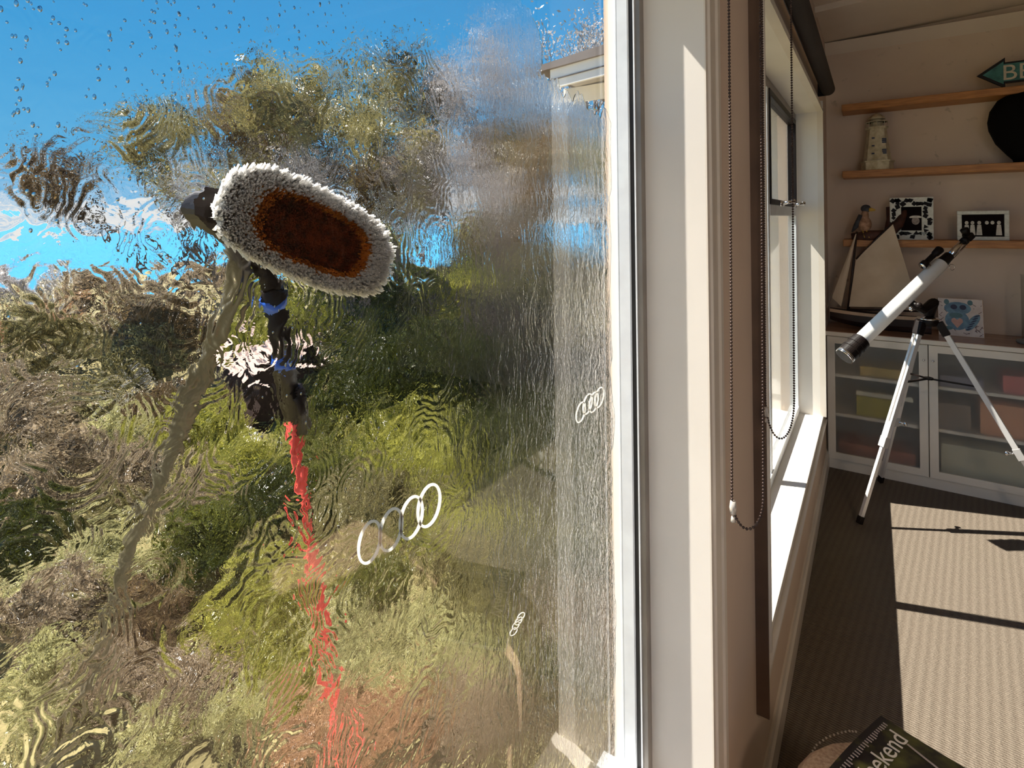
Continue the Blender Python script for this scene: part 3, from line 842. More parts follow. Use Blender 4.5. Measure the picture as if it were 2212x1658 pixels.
# things inside
def inside(nm, b_, c1, lab, cat, rot=0):
    o = box(*b_).build(nm, mat(nm + '_stuff', c1, None, .7), bevel=.004)
    tag(o, lab, cat)
    if rot: o.rotation_euler.y = rot
    return o
inside('storage_box', (-.10, .12, 4.08, 4.3, .349, .47), (.50, .42, .03), 'yellow storage box behind the left frosted door, middle shelf', 'box')
inside('storage_box', (-.08, .16, 4.08, 4.3, .599, .66), (.62, .42, .10), 'ochre board game box behind the left frosted door, top shelf', 'box')
inside('storage_box', (-.2, .20, 4.08, 4.3, .081, .16), (.42, .12, .06), 'dull red box lying low behind the left frosted door', 'box')
inside('paper_roll', (-.10, .19, 4.06, 4.09, .478, .505), (.85, .78, .60), 'cream paper roll slanting behind the left frosted door', 'paper', -.0)
inside('storage_box', (.50, .74, 4.08, 4.3, .349, .53), (.80, .38, .20), 'orange box behind the right frosted door, middle shelf', 'box')
inside('storage_box', (.30, .46, 4.08, 4.3, .349, .50), (.30, .22, .16), 'brown box behind the right frosted door, beside the orange box', 'box')
inside('storage_box', (.60, .76, 4.08, 4.3, .599, .70), (.72, .20, .18), 'red and white box behind the right frosted door, top shelf', 'box')
inside('storage_box', (.32, .70, 4.08, 4.3, .081, .26), (.62, .58, .42), 'pale box standing low behind the right frosted door', 'box')
inside('folded_blanket', (.32, .52, 4.08, 4.3, .599, .66), (.22, .20, .26), 'grey folded cloth behind the right frosted door, top shelf', 'cloth')

# ------------------------------------------------------------------ model yacht
YB_ = 4.16
h0, h1 = P(1783, 700, YB_), P(2012, 700, YB_)
SB = thing('model_sailboat', ((h0.x + h1.x) / 2, YB_, ZT_), 'model sailing boat with cream sails on the cabinet by the corner', 'model boat')
x0, x1 = h0.x + .028, h1.x
hl = MB(); n = 14; L_ = x1 - x0
for i in range(n + 1):
    k = i / n
    w_ = .055 * math.sin(math.pi * min(1, .12 + .88 * k) ** .8) ** .6 if k < 1 else .02
    w_ = max(w_, .006)
    zt_ = ZT_ + .095 + .028 * (1 - k) ** 2 + .010 * k
    zb_ = ZT_ + .004 + .045 * (1 - k) ** 4 * 1.0
    for j in range(7):
        a_ = math.pi * j / 6
        yy_ = -math.cos(a_) * w_
        zz_ = zt_ - (zt_ - zb_) * math.sin(a_) ** .7
        hl.v.append((x0 + L_ * k, YB_ + yy_, zz_))
for i in range(n):
    for j in range(6):
        a0 = i * 7 + j
        hl.f.append((a0, a0 + 1, a0 + 8, a0 + 7))
    hl.f.append((i * 7, i * 7 + 7, i * 7 + 13, i * 7 + 6))
hl.f.append(tuple(range(7))); hl.f.append(tuple(n * 7 + j for j in reversed(range(7))))
hl.build('hull', M['hull'], SB, smooth=False)
for sg in (-1, 1):
    rl = MB()
    pts = []
    for i in range(n + 1):
        k = i / n
        w_ = .055 * math.sin(math.pi * min(1, .12 + .88 * k) ** .8) ** .6 if k < 1 else .02
        pts.append((x0 + L_ * k, YB_ + sg * max(w_, .006), ZT_ + .088 + .028 * (1 - k) ** 2 + .010 * k))
    for p_, q_ in zip(pts[:-1], pts[1:]): rl.bar(p_, q_, .006, .020)
    rl.build('gunwale', M['rail'], SB)
mb_, mt = P(1830, 670, YB_), P(1851, 500, YB_)
MB().tube([(mb_.x, YB_, ZT_ + .06), (mt.x, YB_, mt.z)], [.009, .006], 10).build('mast', M['hull'], SB, smooth=True)
g0, g1 = P(1850, 560, YB_ - .012), P(1930, 478, YB_ - .012)
MB().tube([g0, g1], [.007, .004], 8).build('gaff', M['hull'], SB, smooth=True)
bm0, bm1 = P(1833, 668, YB_ - .012), P(1985, 672, YB_ - .012)
MB().tube([bm0, bm1], .006, 8).build('boom', M['hull'], SB, smooth=True)
def sail(name, corners, bulge):
    mb = MB(); N_ = 9
    A, B_, C_, D_ = corners
    for off in (0, .0015):
        base = len(mb.v)
        for i in range(N_):
            for j in range(N_):
                s, t = i / (N_ - 1), j / (N_ - 1)
                p = (A * (1 - s) + B_ * s) * (1 - t) + (D_ * (1 - s) + C_ * s) * t
                p = p + Vector((0, -bulge * math.sin(math.pi * s) * math.sin(math.pi * t) + off, 0))
                mb.v.append(tuple(p))
        for i in range(N_ - 1):
            for j in range(N_ - 1):
                a_ = base + i * N_ + j
                mb.f.append((a_, a_ + 1, a_ + N_ + 1, a_ + N_))
    return mb.build(name, M['sail'], SB, smooth=True)
sail('mainsail', (P(1834, 662, YB_ - .018), P(1849, 560, YB_ - .018), P(1929, 484, YB_ - .018), P(1984, 664, YB_ - .018)), .03)
sail('jib', (P(1797, 642, YB_ - .01), P(1848, 505, YB_ - .01), P(1850, 505, YB_ - .01), P(1817, 662, YB_ - .01)), .012)
rg = MB()
rg.tube([P(1786, 662, YB_), P(1850, 502, YB_)], .0012, 4); rg.tube([P(1786, 664, YB_), P(1800, 645, YB_)], .0012, 4)
rg.build('rigging', M['rail'], SB)

# ------------------------------------------------------------------ painted canvas with a blue animal
c0, c1, c2 = P(2027, 706, 4.22), P(2127, 716, 4.20), P(2127, 644, 4.20)
xa, xb = c0.x, c1.x; hz = ZT_ + .225
tiltv = Vector((0, .055, .225)).normalized(); nx_ = Vector((0, -tiltv.z, tiltv.y))
PC = thing('painted_canvas', ((xa + xb) / 2, 4.2, ZT_), 'small canvas painted with a blue striped-tail animal holding a pink heart', 'painting')
def CP(s, t, o=0.0):   # s 0..1 across, t 0..1 up
    return Vector((xa + (xb - xa) * s, 4.2, ZT_)) + tiltv * (.225 * t) + nx_ * o
MB().prism([CP(0, 0), CP(1, 0), CP(1, 1), CP(0, 1)], -nx_ * .028).build('canvas', M['canvas_edge'], PC)
MB().prism([CP(.005, .005, .0008), CP(.99, .005, .0008), CP(.99, .995, .0008), CP(.005, .995, .0008)], -nx_ * .0006).build('painted_face', M['canvas'], PC)
def blob(nm, cs, ct, rs, rt, m_, o, n_=18, rot=0):
    pts = []
    for k in range(n_):
        a_ = 6.2832 * k / n_
        x, y = rs * math.cos(a_), rt * math.sin(a_)
        pts.append(CP(cs + x * math.cos(rot) - y * math.sin(rot), ct + x * math.sin(rot) + y * math.cos(rot), o))
    MB().prism(pts, -nx_ * .0004).build(nm, M[m_], PC)
blob('painted_body', .42, .42, .27, .26, 'blue', .0014)
blob('painted_head', .44, .74, .30, .17, 'blue', .0018)
blob('painted_ear', .20, .90, .06, .07, 'tealp', .0022); blob('painted_ear', .72, .90, .06, .07, 'tealp', .0022)
blob('painted_eye', .36, .77, .075, .065, 'dblue', .0024); blob('painted_eye', .56, .77, .075, .065, 'dblue', .0024)
blob('painted_scarf', .40, .55, .15, .07, 'tealp', .0022)
heart = [(0, -.17), (.13, 0), (.12, .07), (.06, .10), (0, .05), (-.06, .10), (-.12, .07), (-.13, 0)]
MB().prism([CP(.42 + x, .38 + y, .0030) for x, y in heart], -nx_ * .0004).build('painted_heart', M['pink'], PC)
blob('painted_tail', .76, .38, .10, .26, 'blue', .0016, rot=-.6)
for k in range(6):
    t = k / 5
    blob('tail_stripe', .66 + .20 * t, .20 + .36 * t, .075, .016, 'dblue', .0026, 8, .45)
blob('painted_foot', .22, .20, .10, .05, 'tealp', .0022)
ln = MB()
for k in range(30):
    s, t = R.choice([(R.uniform(.80, .97), R.uniform(.1, .95)), (R.uniform(.03, .14), R.uniform(.1, .95)), (R.uniform(.1, .95), R.uniform(.06, .14))])
    s2, t2 = min(.98, max(.02, s + R.uniform(-.09, .09))), min(.98, max(.03, t + R.uniform(-.10, .10)))
    ln.bar(CP(s, t, .0014), CP(s2, t2, .0014), .0026, .0006, nx_)
ln.build('crackle_lines', M['line'], PC, kind='stuff')

# glass lantern with a white shell at the right end
q = P(2212, 738, 4.2)
HL = thing('glass_cylinder', (q.x + .06, 4.16, ZT_), 'clear glass cylinder vase on a grey foot at the right edge of the cabinet', 'vase')
MB().lathe((q.x + .06, 4.16, ZT_), [(.10, 0), (.10, .012), (.06, .02)], 28).build('foot', mat('foot_glass', (.20, .19, .17), None, .15), HL, smooth=True)
gl_ = MB(); gl_.lathe((q.x + .06, 4.16, ZT_ + .02), [(.075, 0), (.078, .36), (.082, .365), (.076, .365), (.072, .004)], 28)
gl_.build('cylinder', M['cleanglass'], HL, smooth=True)
tag(MB().ball((q.x + .06, 4.16, ZT_ + .062), .040, 14, (1.1, 1, .95)).build('white_shell', mat('shell', (.80, .76, .68), (.6, .52, .42), .5, scale=25, bump=.004), smooth=True),
    'white sea shell lying inside the glass cylinder', 'shell')

# ------------------------------------------------------------------ telescope
hub = dep(2005, 694, 2.93)
TS = thing('telescope', (hub.x, hub.y, 0), 'white refractor telescope on an aluminium tripod in front of the cabinet', 'telescope')
A, B_ = dep(1834, 760, 2.84), dep(2092, 512, 2.98)
ax = (B_ - A).normalized(); Ln = (B_ - A).length
def T_(k): return A + ax * (Ln * k)
MB().lathe(T_(.10), [(.036, 0), (.036, Ln * .66), (.033, Ln * .665)], 32, ax).build('main_tube', M['white_enamel'], TS, smooth=True)
ds = MB(); ds.lathe(A - ax * .035, [(.040, 0), (.046, .003), (.046, .05), (.049, .052), (.049, .062), (.044, .064), (.044, .085), (.047, .087), (.047, .105), (.044, .107), (.044, .13), (.037, .135)], 32, ax)
ds.build('dew_shield', M['black'], TS, smooth=False)
MB().lathe(A - ax * .037, [(.046, 0), (.047, .001), (.047, .0035), (.046, .004)], 32, ax).build('shield_rim', M['chrome'], TS, smooth=True)
MB().lathe(A - ax * .0385, [(.043, 0), (.043, .001)], 32, ax).build('lens_cap', M['black'], TS)
MB().lathe(A - ax * .030, [(.0462, 0), (.0466, .002), (.0466, .010), (.0462, .012)], 32, ax).build('lens_hood_band', M['chrome'], TS, smooth=True)
MB().lathe(T_(.765), [(.032, 0), (.030, .004), (.026, .03), (.024, .065), (.020, .068)], 24, ax).build('focuser', M['black'], TS, smooth=True)
MB().lathe(T_(.80) + ax * .01, [(.0165, 0), (.0165, Ln * .165)], 24, ax).build('draw_tube', M['chrome'], TS, smooth=True)
MB().lathe(T_(.955), [(.021, 0), (.021, .018), (.018, .020)], 20, ax).build('focuser_collar', M['black'], TS, smooth=True)
dg_c = T_(.975) + ax * .028
dgm = MB(); dgm.bar(T_(.97) + ax * .01, dg_c + ax * .02, .036, .036); dgm.build('star_diagonal', M['black'], TS, bevel=.006)
epd = (Vector((-.45, -.3, .85))).normalized()
MB().lathe(dg_c, [(.016, 0), (.016, .025), (.020, .028), (.020, .05), (.013, .054)], 20, epd).build('eyepiece', M['black'], TS, smooth=True)
side = Vector((-FWD.x, -FWD.y, 0)).normalized()
upn = ax.cross(side).normalized()
if upn.z < 0: upn = -upn
f0 = T_(.66) + upn * .060
FS = MB().lathe(f0, [(.018, 0), (.020, .002), (.020, .03), (.014, .035), (.014, .10), (.018, .105), (.021, .145), (.017, .15)], 18, ax).build('finder_scope', M['black'], TS, smooth=True)
MB().bar(f0 + ax * .035, T_(.66) + ax * .035 + upn * .034, .02, .012).build('finder_bracket', M['chrome'], FS)
MB().lathe(f0 - ax * .001, [(.0185, 0), (.0185, .004)], 18, ax).build('finder_lens', M['chrome'], FS, smooth=True)
MB().tube([T_(.80) - upn * .022, T_(.95) - upn * .022], .006, 8).build('rack_rod', M['chrome'], TS, smooth=True)
kn = MB()
kc = T_(.80) - upn * .055
kn.tube([kc + (ax * math.cos(a_) + upn * math.sin(a_)) * .016 for a_ in np.linspace(0, 6.283, 18)], .0018, 6, caps=False)
kn.tube([kc + upn * .016, T_(.80) - upn * .026], .004, 6)
kn.build('focus_knob', M['chrome'], TS, smooth=True)
# mount
mc = T_(.46) - upn * .038
MB().lathe(mc + side * -.0, [(.018, 0), (.018, .02)], 14, upn).build('saddle', M['black'], TS)
MB().tube([mc + upn * .012, mc.lerp(hub, .45) + Vector((.02, 0, .01)), hub + Vector((.02, 0, .10)), hub + Vector((0, 0, .03))], [.020, .022, .030, .026], 12).build('mount_arm', M['black'], TS, smooth=True)
nb = MB(); nb.tube([mc + side * .01, mc + side * .06], .012, 10); nb.ball(mc + side * .065, .016, 10); nb.build('clamp_knob', M['black'], TS, smooth=True)
MB().ball(mc + side * .04 - ax * .035, .013, 10).build('clamp_screw', M['chrome'], TS, smooth=True)
MB().lathe(hub + Vector((0, 0, -.02)), [(.040, 0), (.046, .008), (.046, .030), (.028, .045), (.02, .05)], 20).build('hub', M['black'], TS, smooth=True)
MB().lathe(hub + Vector((0, 0, .012)), [(.050, 0), (.052, .004), (.050, .008)], 20).build('hub_ring', M['chrome'], TS, smooth=True)
fa = at(1856, 1130, 'z', 0.015)
feet = [(fa, .37), (Vector((.79, 3.60, .015)), .5), (Vector((.02, 3.93, .015)), .4)]
mids = []
for ft, kk in feet:
    dirh = Vector((ft.x - hub.x, ft.y - hub.y, 0)).normalized()
    top = hub + dirh * .05 + Vector((0, 0, -.01))
    d = (ft - top)
    cr_ = dirh.cross(Vector((0, 0, 1)))
    lg = MB()
    for sg in (-1, 1):
        lg.bar(top + cr_ * (.011 * sg), top + d * .60 + cr_ * (.011 * sg), .010, .024, dirh)
    lg.bar(top + d * .03, top + d * .60, .022, .006, dirh)
    lo = lg.build('leg', M['legalu'], TS)
    MB().bar(top + d * .50, top + d * .985, .015, .020, dirh).build('leg_extension', M['legalu'], lo)
    MB().bar(top + d * .575, top + d * .625, .034, .032, dirh).build('leg_clamp', M['clampgrey'], lo, bevel=.002)
    ck = MB(); ck.tube([top + d * .60, top + d * .60 + dirh * -.04 + cr_ * .02], .006, 8); ck.ball(top + d * .60 - dirh * .045 + cr_ * .022, .012, 8)
    ck.build('clamp_knob', M['chrome'], lo, smooth=True)
    MB().bar(top - d * .01, top + d * .055, .040, .036, dirh).build('leg_bracket', M['black'], lo, bevel=.003)
    MB().bar(top + d * .965, ft + d * .0, .020, .026, dirh).build('foot', M['black'], lo)
    mids.append(top + d * .30)
cen = (mids[0] + mids[1] + mids[2]) / 3 + Vector((0, 0, .01))
for mm_ in mids:
    MB().bar(cen, mm_, .016, .006).build('spreader_arm', M['black'], TS)
MB().lathe(cen, [(.022, -.004), (.022, .006)], 14).build('spreader_plate', M['black'], TS)

# ------------------------------------------------------------------ ottoman with magazine
ZO = .55
OT = thing('ottoman', (.2, .9, 0), 'beige boucle upholstered ottoman at the bottom edge under the magazine', 'ottoman')
def rounded(x0, x1, y0, y1, r_, z0, z1, bev):
    pts = []
    for cx_, cy_, a0 in ((x1 - r_, y1 - r_, 0), (x0 + r_, y1 - r_, 90), (x0 + r_, y0 + r_, 180), (x1 - r_, y0 + r_, 270)):
        for k in range(7):
            a_ = math.radians(a0 + 90 * k / 6)
            pts.append((cx_ + r_ * math.cos(a_), cy_ + r_ * math.sin(a_)))
    cxm, cym = (x0 + x1) / 2, (y0 + y1) / 2
    mb = MB(); lv = [(1 - bev * 1.5, z0), (1, z0 + bev), (1, z1 - bev), (1 - bev * .8, z1 - bev * .3), (1 - bev * 2.2, z1)]
    for s, z in lv:
        for p in pts: mb.v.append((cxm + (p[0] - cxm) * s, cym + (p[1] - cym) * s, z))
    n_ = len(pts)
    for i in range(len(lv) - 1):
        for j in range(n_):
            k = (j + 1) % n_
            mb.f.append((i * n_ + j, i * n_ + k, (i + 1) * n_ + k, (i + 1) * n_ + j))
    mb.f.append(tuple(reversed(range(n_)))); mb.f.append(tuple((len(lv) - 1) * n_ + j for j in range(n_)))
    return mb
rounded(-.14, .85, .05, 1.335, .17, .34, ZO, .035).build('cushion', M['throw'], OT, smooth=True)
rounded(-.10, .81, .09, 1.30, .15, .10, .345, .02).build('base', M['throw'], OT, smooth=True)
for x in (-.02, .73):
    for y in (.2, 1.18):
        MB().lathe((x, y, 0), [(.016, 0), (.026, .105)], 12).build('leg', M['oak'], OT, smooth=True)
# dotted trim hanging round its corner
tp = [at(u, v, 'z', .50) for u, v in ((1742, 1652), (1752, 1628), (1764, 1608), (1785, 1593), (1810, 1583), (1835, 1578), (1856, 1580))]
tr_ = MB()
for a_, b2_ in zip(tp[:-1], tp[1:]):
    for k in range(3):
        p = a_.lerp(b2_, k / 3)
        tr_.ball(p, .0018, 6, (1.4, 1.4, 1))
TRM = tr_.build('dotted_trim', M['letter'], OT, kind='stuff')

ZM = ZO + .012
mgA = at(1903, 1540, 'z', ZM + .01); mgB = at(2128, 1662, 'z', ZM + .02); mgC = at(1800, 1668, 'z', ZM)
e2 = (mgC - mgA); e2.z = 0; e2 = e2.normalized()          # away from the corner along the masthead edge
e1 = (mgB - mgA); e1.z = 0; wid = e1.length; e1 = e1.normalized()
e1 = (e1 - e2 * e1.dot(e2)).normalized()
MG = thing('magazine', (mgA.x, mgA.y, ZO), 'magazine titled Weekend with a dark leafy cover lying on the ottoman', 'magazine')
def mg(s, t, o=0.0):   # s across from the masthead edge, t down from the corner
    z = ZM + .006 + .030 * max(0, s / .2 - .15) ** 1.6 * .6 + .012 * math.sin(t * 9)
    return Vector((mgA.x, mgA.y, 0)) + e1 * (s + .012 * math.sin(s * 16) * 0) + e2 * t + Vector((0, 0, z + o))
cm = mat('magazine_cover', (.10, .095, .02), (.008, .004, .004), .35, scale=26, lo=.48, hi=.70, detail=6)
for nm, off, m_ in (('cover', 0.0, cm), ('pages', -.006, M['paper'])):
    mb = MB(); NS, NT = 14, 14
    for layer in (0, -.0012 if nm == 'cover' else -.004):
        b0 = len(mb.v)
        for i in range(NS):
            for j in range(NT):
                mb.v.append(tuple(mg(.225 * i / (NS - 1), .30 * j / (NT - 1), off + layer)))
        for i in range(NS - 1):
            for j in range(NT - 1):
                a_ = b0 + i * NT + j
                mb.f.append((a_, a_ + 1, a_ + NT + 1, a_ + NT))
    mb.build(nm, m_, MG, smooth=True)
# masthead reads up along the edge: letters run from the near side towards the corner
o0 = mg(.062, .215, .0022)
rd = -e2; up_ = -e1
if rd.cross(up_).z < 0: up_ = e1; o0 = mg(.03, .215, .0022)
up_ = (up_ + Vector((0, 0, (mg(.03, .1).z - mg(.062, .1).z) / .032))).normalized() if up_.dot(e1) < 0 else up_
textmesh('masthead', 'Weekend', .046, M['magtext'], MG, o0, rd, up_, .0003)
rule = MB()
pr = [mg(.085 + .10 * k / 8, .035 + .02 * k / 8, .002) for k in range(9)]
pr = [mg(.075, .02 + .28 * k / 10, .002) for k in range(11)]
pr2 = [mg(.06 + .16 * k / 10, .035 + .004 * k, .002) for k in range(11)]
for a_, b2_ in zip(pr2[:-1], pr2[1:]): rule.bar(a_, b2_, .004, .0006, (0, 0, 1))
rule.build('printed_rule', M['magline'], MG)
sm = MB()
for k in range(26):
    t = .02 + k * .008
    sm.bar(mg(.012, t, .002), mg(.012 + R.uniform(.006, .011), t, .002), .0028, .0005, (0, 0, 1))
sm.build('printed_small_type', M['magline'], MG, kind='stuff')

# ------------------------------------------------------------------ white ring decals on the inside of the glass
XD = XG1 - .0026
def rings_decal(cens, ru, rv, rot, wd, label):
    D = None; objs = []
    c0 = at(cens[0][0], cens[0][1], 'x', XD)
    D = thing('ring_decal', (XD, c0.y, c0.z), label, 'sticker', 'four ring stickers on the glass')
    for i, (cu_, cv_) in enumerate(cens):
        mb = MB(); n_ = 40
        ro, ri = [], []
        for k in range(n_):
            a_ = 6.28318 * k / n_
            for sc2, lst in ((1.0, ro), (1 - wd, ri)):
                x, y = ru * sc2 * math.cos(a_), rv * (1 - (1 - sc2) * ru / rv) * math.sin(a_)
                uu = cu_ + x * math.cos(rot) - y * math.sin(rot); vv = cv_ + x * math.sin(rot) + y * math.cos(rot)
                p = at(uu, vv, 'x', XD); lst.append((p.y, p.z))
        for xx in (XD, XD + .0004 + i * .0001):
            for p in ro: mb.v.append((xx, *p))
            for p in ri: mb.v.append((xx, *p))
        for k in range(n_):
            j = (k + 1) % n_
            mb.f.append((k, j, n_ + j, n_ + k)); mb.f.append((2 * n_ + k, 3 * n_ + k, 3 * n_ + j, 2 * n_ + j))
            mb.f.append((k, 2 * n_ + k, 2 * n_ + j, j)); mb.f.append((n_ + k, n_ + j, 3 * n_ + j, 3 * n_ + k))
        mb.build('ring', M['decal'], D)
    return D
rings_decal([(797, 1170), (843, 1143), (887, 1117), (925, 1091)], 25, 50, math.radians(14), .26, 'large white four-ring sticker on the wet glass')
rings_decal([(1253, 890), (1268, 872), (1281, 868), (1293, 858)], 10, 24, math.radians(14), .30, 'small white four-ring sticker on the glass near the window frame')
rings_decal([(1108, 1363), (1113, 1350), (1119, 1340), (1124, 1330)], 6, 11, math.radians(40), .25, 'tiny pale four-ring sticker low on the wet glass')

# ------------------------------------------------------------------ wash brush, pole and hose outside
xt = XG1 - .005
c = at(668, 492, 'x', xt)
e_a = at(500, 425, 'x', xt); e_b = at(835, 575, 'x', xt)
la = Vector((0, e_b.y - e_a.y, e_b.z - e_a.z)); half = la.length / 2; la.normalize()
lb = Vector((0, -la.z, la.y))
mid_ = (e_a + e_b) / 2
BR = thing('wash_brush', (xt - .07, mid_.y, mid_.z), 'window washing brush with flared white bristles pressed to the wet glass', 'brush')
hw = half * .46
def oval(k, a, b_):    # stadium-like outline
    c_, s_ = math.cos(k), math.sin(k)
    p = 3.0
    r_ = (abs(c_) ** p + abs(s_) ** p) ** (-1 / p)
    return a * c_ * r_, b_ * s_ * r_
def OV(x, s, t): return Vector((x, mid_.y, mid_.z)) + la * s + lb * t
blen, bwid = half * .84, hw * .62
mb = MB(); n_ = 40
lvl = [(xt - .052, .92), (xt - .056, 1.0), (xt - .080, 1.0), (xt - .086, .90)]
for x, s_ in lvl:
    for k in range(n_):
        a_, b2_ = oval(6.2832 * k / n_, half * 1.0 * s_, hw * .56 * s_)
        mb.v.append(tuple(OV(x, a_, b2_)))
for i in range(3):
    for j in range(n_):
        k = (j + 1) % n_
        mb.f.append((i * n_ + j, i * n_ + k, (i + 1) * n_ + k, (i + 1) * n_ + j))
mb.f.append(tuple(range(n_))); mb.f.append(tuple(3 * n_ + j for j in reversed(range(n_))))
mb.build('brush_block', M['black'], BR, smooth=False)
def bristles(name, m_, cnt, r0, r1, f0, f1, xend, thick, seed):
    rr = random.Random(seed); mb = MB()
    for i in range(cnt):
        k = rr.uniform(0, 6.2832); q = rr.uniform(r0, r1)
        a0, b0 = oval(k, blen * .95 * q, bwid * .95 * q)
        fl = f0 + (f1 - f0) * (q - r0) / max(1e-6, r1 - r0) + rr.uniform(-.06, .06)
        a1, b1 = oval(k, half * fl, hw * fl)
        xe = xend + rr.uniform(-.003, .001)
        p0 = OV(xt - .052, a0, b0); p1 = OV(xe, a1, b1); pm = p0.lerp(p1, .5) + Vector((-.004 * (q > .7), 0, 0))
        d1 = Vector((0, rr.uniform(-1, 1), rr.uniform(-1, 1))).normalized() * thick
        d2 = Vector((1, 0, 0)).cross(d1).normalized() * thick
        b = len(mb.v)
        for p, s in ((p0, 1.2), (pm, 1.1), (p1, .7)):
            mb.v += [tuple(p + d1 * s), tuple(p - d1 * .5 * s + d2 * .87 * s), tuple(p - d1 * .5 * s - d2 * .87 * s)]
        for l in (0, 3):
            for j in range(3):
                j2 = (j + 1) % 3
                mb.f.append((b + l + j, b + l + j2, b + l + 3 + j2, b + l + 3 + j))
        mb.f.append((b + 6, b + 7, b + 8))
    return mb.build(name, m_, BR, kind='stuff')
bristles('white_bristles', M['wbrist'], 4600, .78, 1.0, .76, 1.08, xt, .0014, 1)
bristles('orange_bristles', M['obrist'], 2600, .58, .78, .64, .80, xt - .003, .0013, 2)
bristles('brown_bristles', M['bbrist'], 4200, .0, .60, .0, .64, xt - .004, .0014, 3)
# gooseneck from block to pole
nk0 = OV(xt - .086, -.005, 0)
ptop = dep(590, 625, .60); pbot_dir = dep(738, 1645, 1.22)
pd = (pbot_dir - ptop).normalized()
tend = (-4.1 + EYE - 1.6 - ptop.z) / pd.z
MB().tube([nk0, nk0 + Vector((-.03, 0, -.01)), ptop + Vector((-.01, 0, .02)), ptop], [.013, .012, .011, .0095], 12).build('neck', M['black'], BR, smooth=True)
WP = thing('telescopic_pole', tuple(ptop + pd * tend), 'red telescopic pole with a black top section holding the wash brush', 'pole')
k1 = .20
MB().tube([ptop, ptop + pd * k1], .0115, 14).build('grip_section', M['black'], WP, smooth=True)
MB().tube([ptop + pd * (k1 - .01), ptop + pd * 1.6, ptop + pd * 3.2, ptop + pd * tend], [.0085, .010, .013, .016], 14).build('shaft', M['pole'], WP, smooth=True)
for kk in (.01, .10):
    MB().tube([ptop + pd * kk, ptop + pd * (kk + .012)], .0125, 12).build('clamp', M['bluetape'], WP, smooth=True)
MB().tube([ptop + pd * .15 + RIGHT * .010, ptop + pd * .22 + RIGHT * .014], .010, 10).build('clip', M['black'], WP, smooth=True)
hp = [nk0 + Vector((-.01, -.02, 0)), dep(517, 560, .56), dep(512, 625, .60), dep(488, 690, .64), dep(447, 780, .70), dep(412, 860, .74), dep(372, 970, .80), dep(325, 1090, .86), dep(280, 1200, .92), dep(225, 1370, 1.0), dep(165, 1500, 1.05), dep(125, 1625, 1.12), dep(80, 1790, 1.25)]
e = hp[-1]; hp += [e + Vector((-.15, .05, -1.0)), Vector((e.x - .6, e.y + .2, -2.3)), Vector((e.x - .9, e.y + .3, -2.62))]
def cr_spline(P_, n_=6):
    o_ = []
    for i in range(len(P_) - 1):
        p0, p1, p2, p3 = P_[max(i - 1, 0)], P_[i], P_[i + 1], P_[min(i + 2, len(P_) - 1)]
        for k in range(n_):
            t = k / n_
            o_.append(.5 * ((2 * p1) + (p2 - p0) * t + (2 * p0 - 5 * p1 + 4 * p2 - p3) * t * t + (3 * p1 - p0 - 3 * p2 + p3) * t ** 3))
    return o_ + [P_[-1]]
HS = MB().tube(cr_spline(hp), .0125, 12).build('water_hose', M['hose'], smooth=True)
tag(HS, 'thick dark grey hose hanging down from the wash brush outside', 'hose')

# ------------------------------------------------------------------ outside: wing of the house
WG = thing('house_wing', (-1.1, 5.5, -2.6), 'white weatherboard wing of the house with taupe raked roof edge outside', 'building')
wx0 = at(1337, 300, 'y', 4.52).x
for i in range(34):
    z0 = -2.6 + i * .16
    if z0 > 2.45: break
    MB().prism([(wx0, 4.50, z0), (wx0, 4.515, z0 + .16), (wx0, 4.60, z0 + .16), (wx0, 4.60, z0)], (XE - wx0, 0, 0)).build('weatherboard', M['house'], WG)
box(wx0 - .03, wx0 + .06, 4.48, 4.62, -2.6, 2.75).build('corner_board', M['house'], WG)
box(wx0, XE, 4.62, 9.0, -2.6, 2.7).build('side_wall', M['house'], WG)
# raked barge board, roof edge and soffit
ra = at(1160, 150, 'y', 3.95); rb = at(1345, 92, 'y', 3.95)
slp = (rb.z - ra.z) / (rb.x - ra.x)
def rz(x): return ra.z + slp * (x - ra.x)
xe_ = 0.2
MB().prism([(ra.x, 3.93, rz(ra.x) - .03), (xe_, 3.93, rz(xe_) - .10), (xe_, 3.93, rz(xe_) + .04), (ra.x, 3.93, rz(ra.x) + .02)], (0, 5.2, 0)).build('roof_sheet', M['roof'], WG)
xb0 = at(1190, 180, 'y', 3.97).x
MB().prism([(xb0, 3.96, rz(xb0) - .19), (xe_, 3.96, rz(xe_) - .25), (xe_, 3.96, rz(xe_) - .09), (xb0, 3.96, rz(xb0) - .035)], (0, .03, 0)).build('barge_board', M['house'], WG)
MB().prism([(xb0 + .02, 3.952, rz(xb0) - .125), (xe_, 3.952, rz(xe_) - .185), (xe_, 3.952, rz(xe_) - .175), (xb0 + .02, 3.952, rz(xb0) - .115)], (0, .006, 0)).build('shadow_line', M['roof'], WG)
MB().prism([(xb0 + .03, 3.99, rz(xb0) - .10), (XE, 3.99, rz(XE) - .17), (XE, 3.99, rz(XE) - .14), (xb0 + .03, 3.99, rz(xb0) - .07)], (0, .5, 0)).build('soffit', M['soffit'], WG)
bz = at(1280, 217, 'y', 4.4).z
xs0 = at(1222, 217, 'y', 4.4).x
box(xs0, wx0 + .05, 4.36, 4.40, bz, bz + .13).build('fascia_beam', M['house'], WG)
# outer eave of this room
MB().prism([(-.62, YB - .3, ZC + .05), (.2, YB - .3, ZC + .10), (.2, YB - .3, ZC + .2), (-.62, YB - .3, ZC + .14)], (0, 3.92 - YB + .3, 0)).build('trim_5', M['roof'], kind='structure')
box(XE, XR, YB, YFAR, -2.75, -.1).build('wall_lower', M['house'], kind='structure')

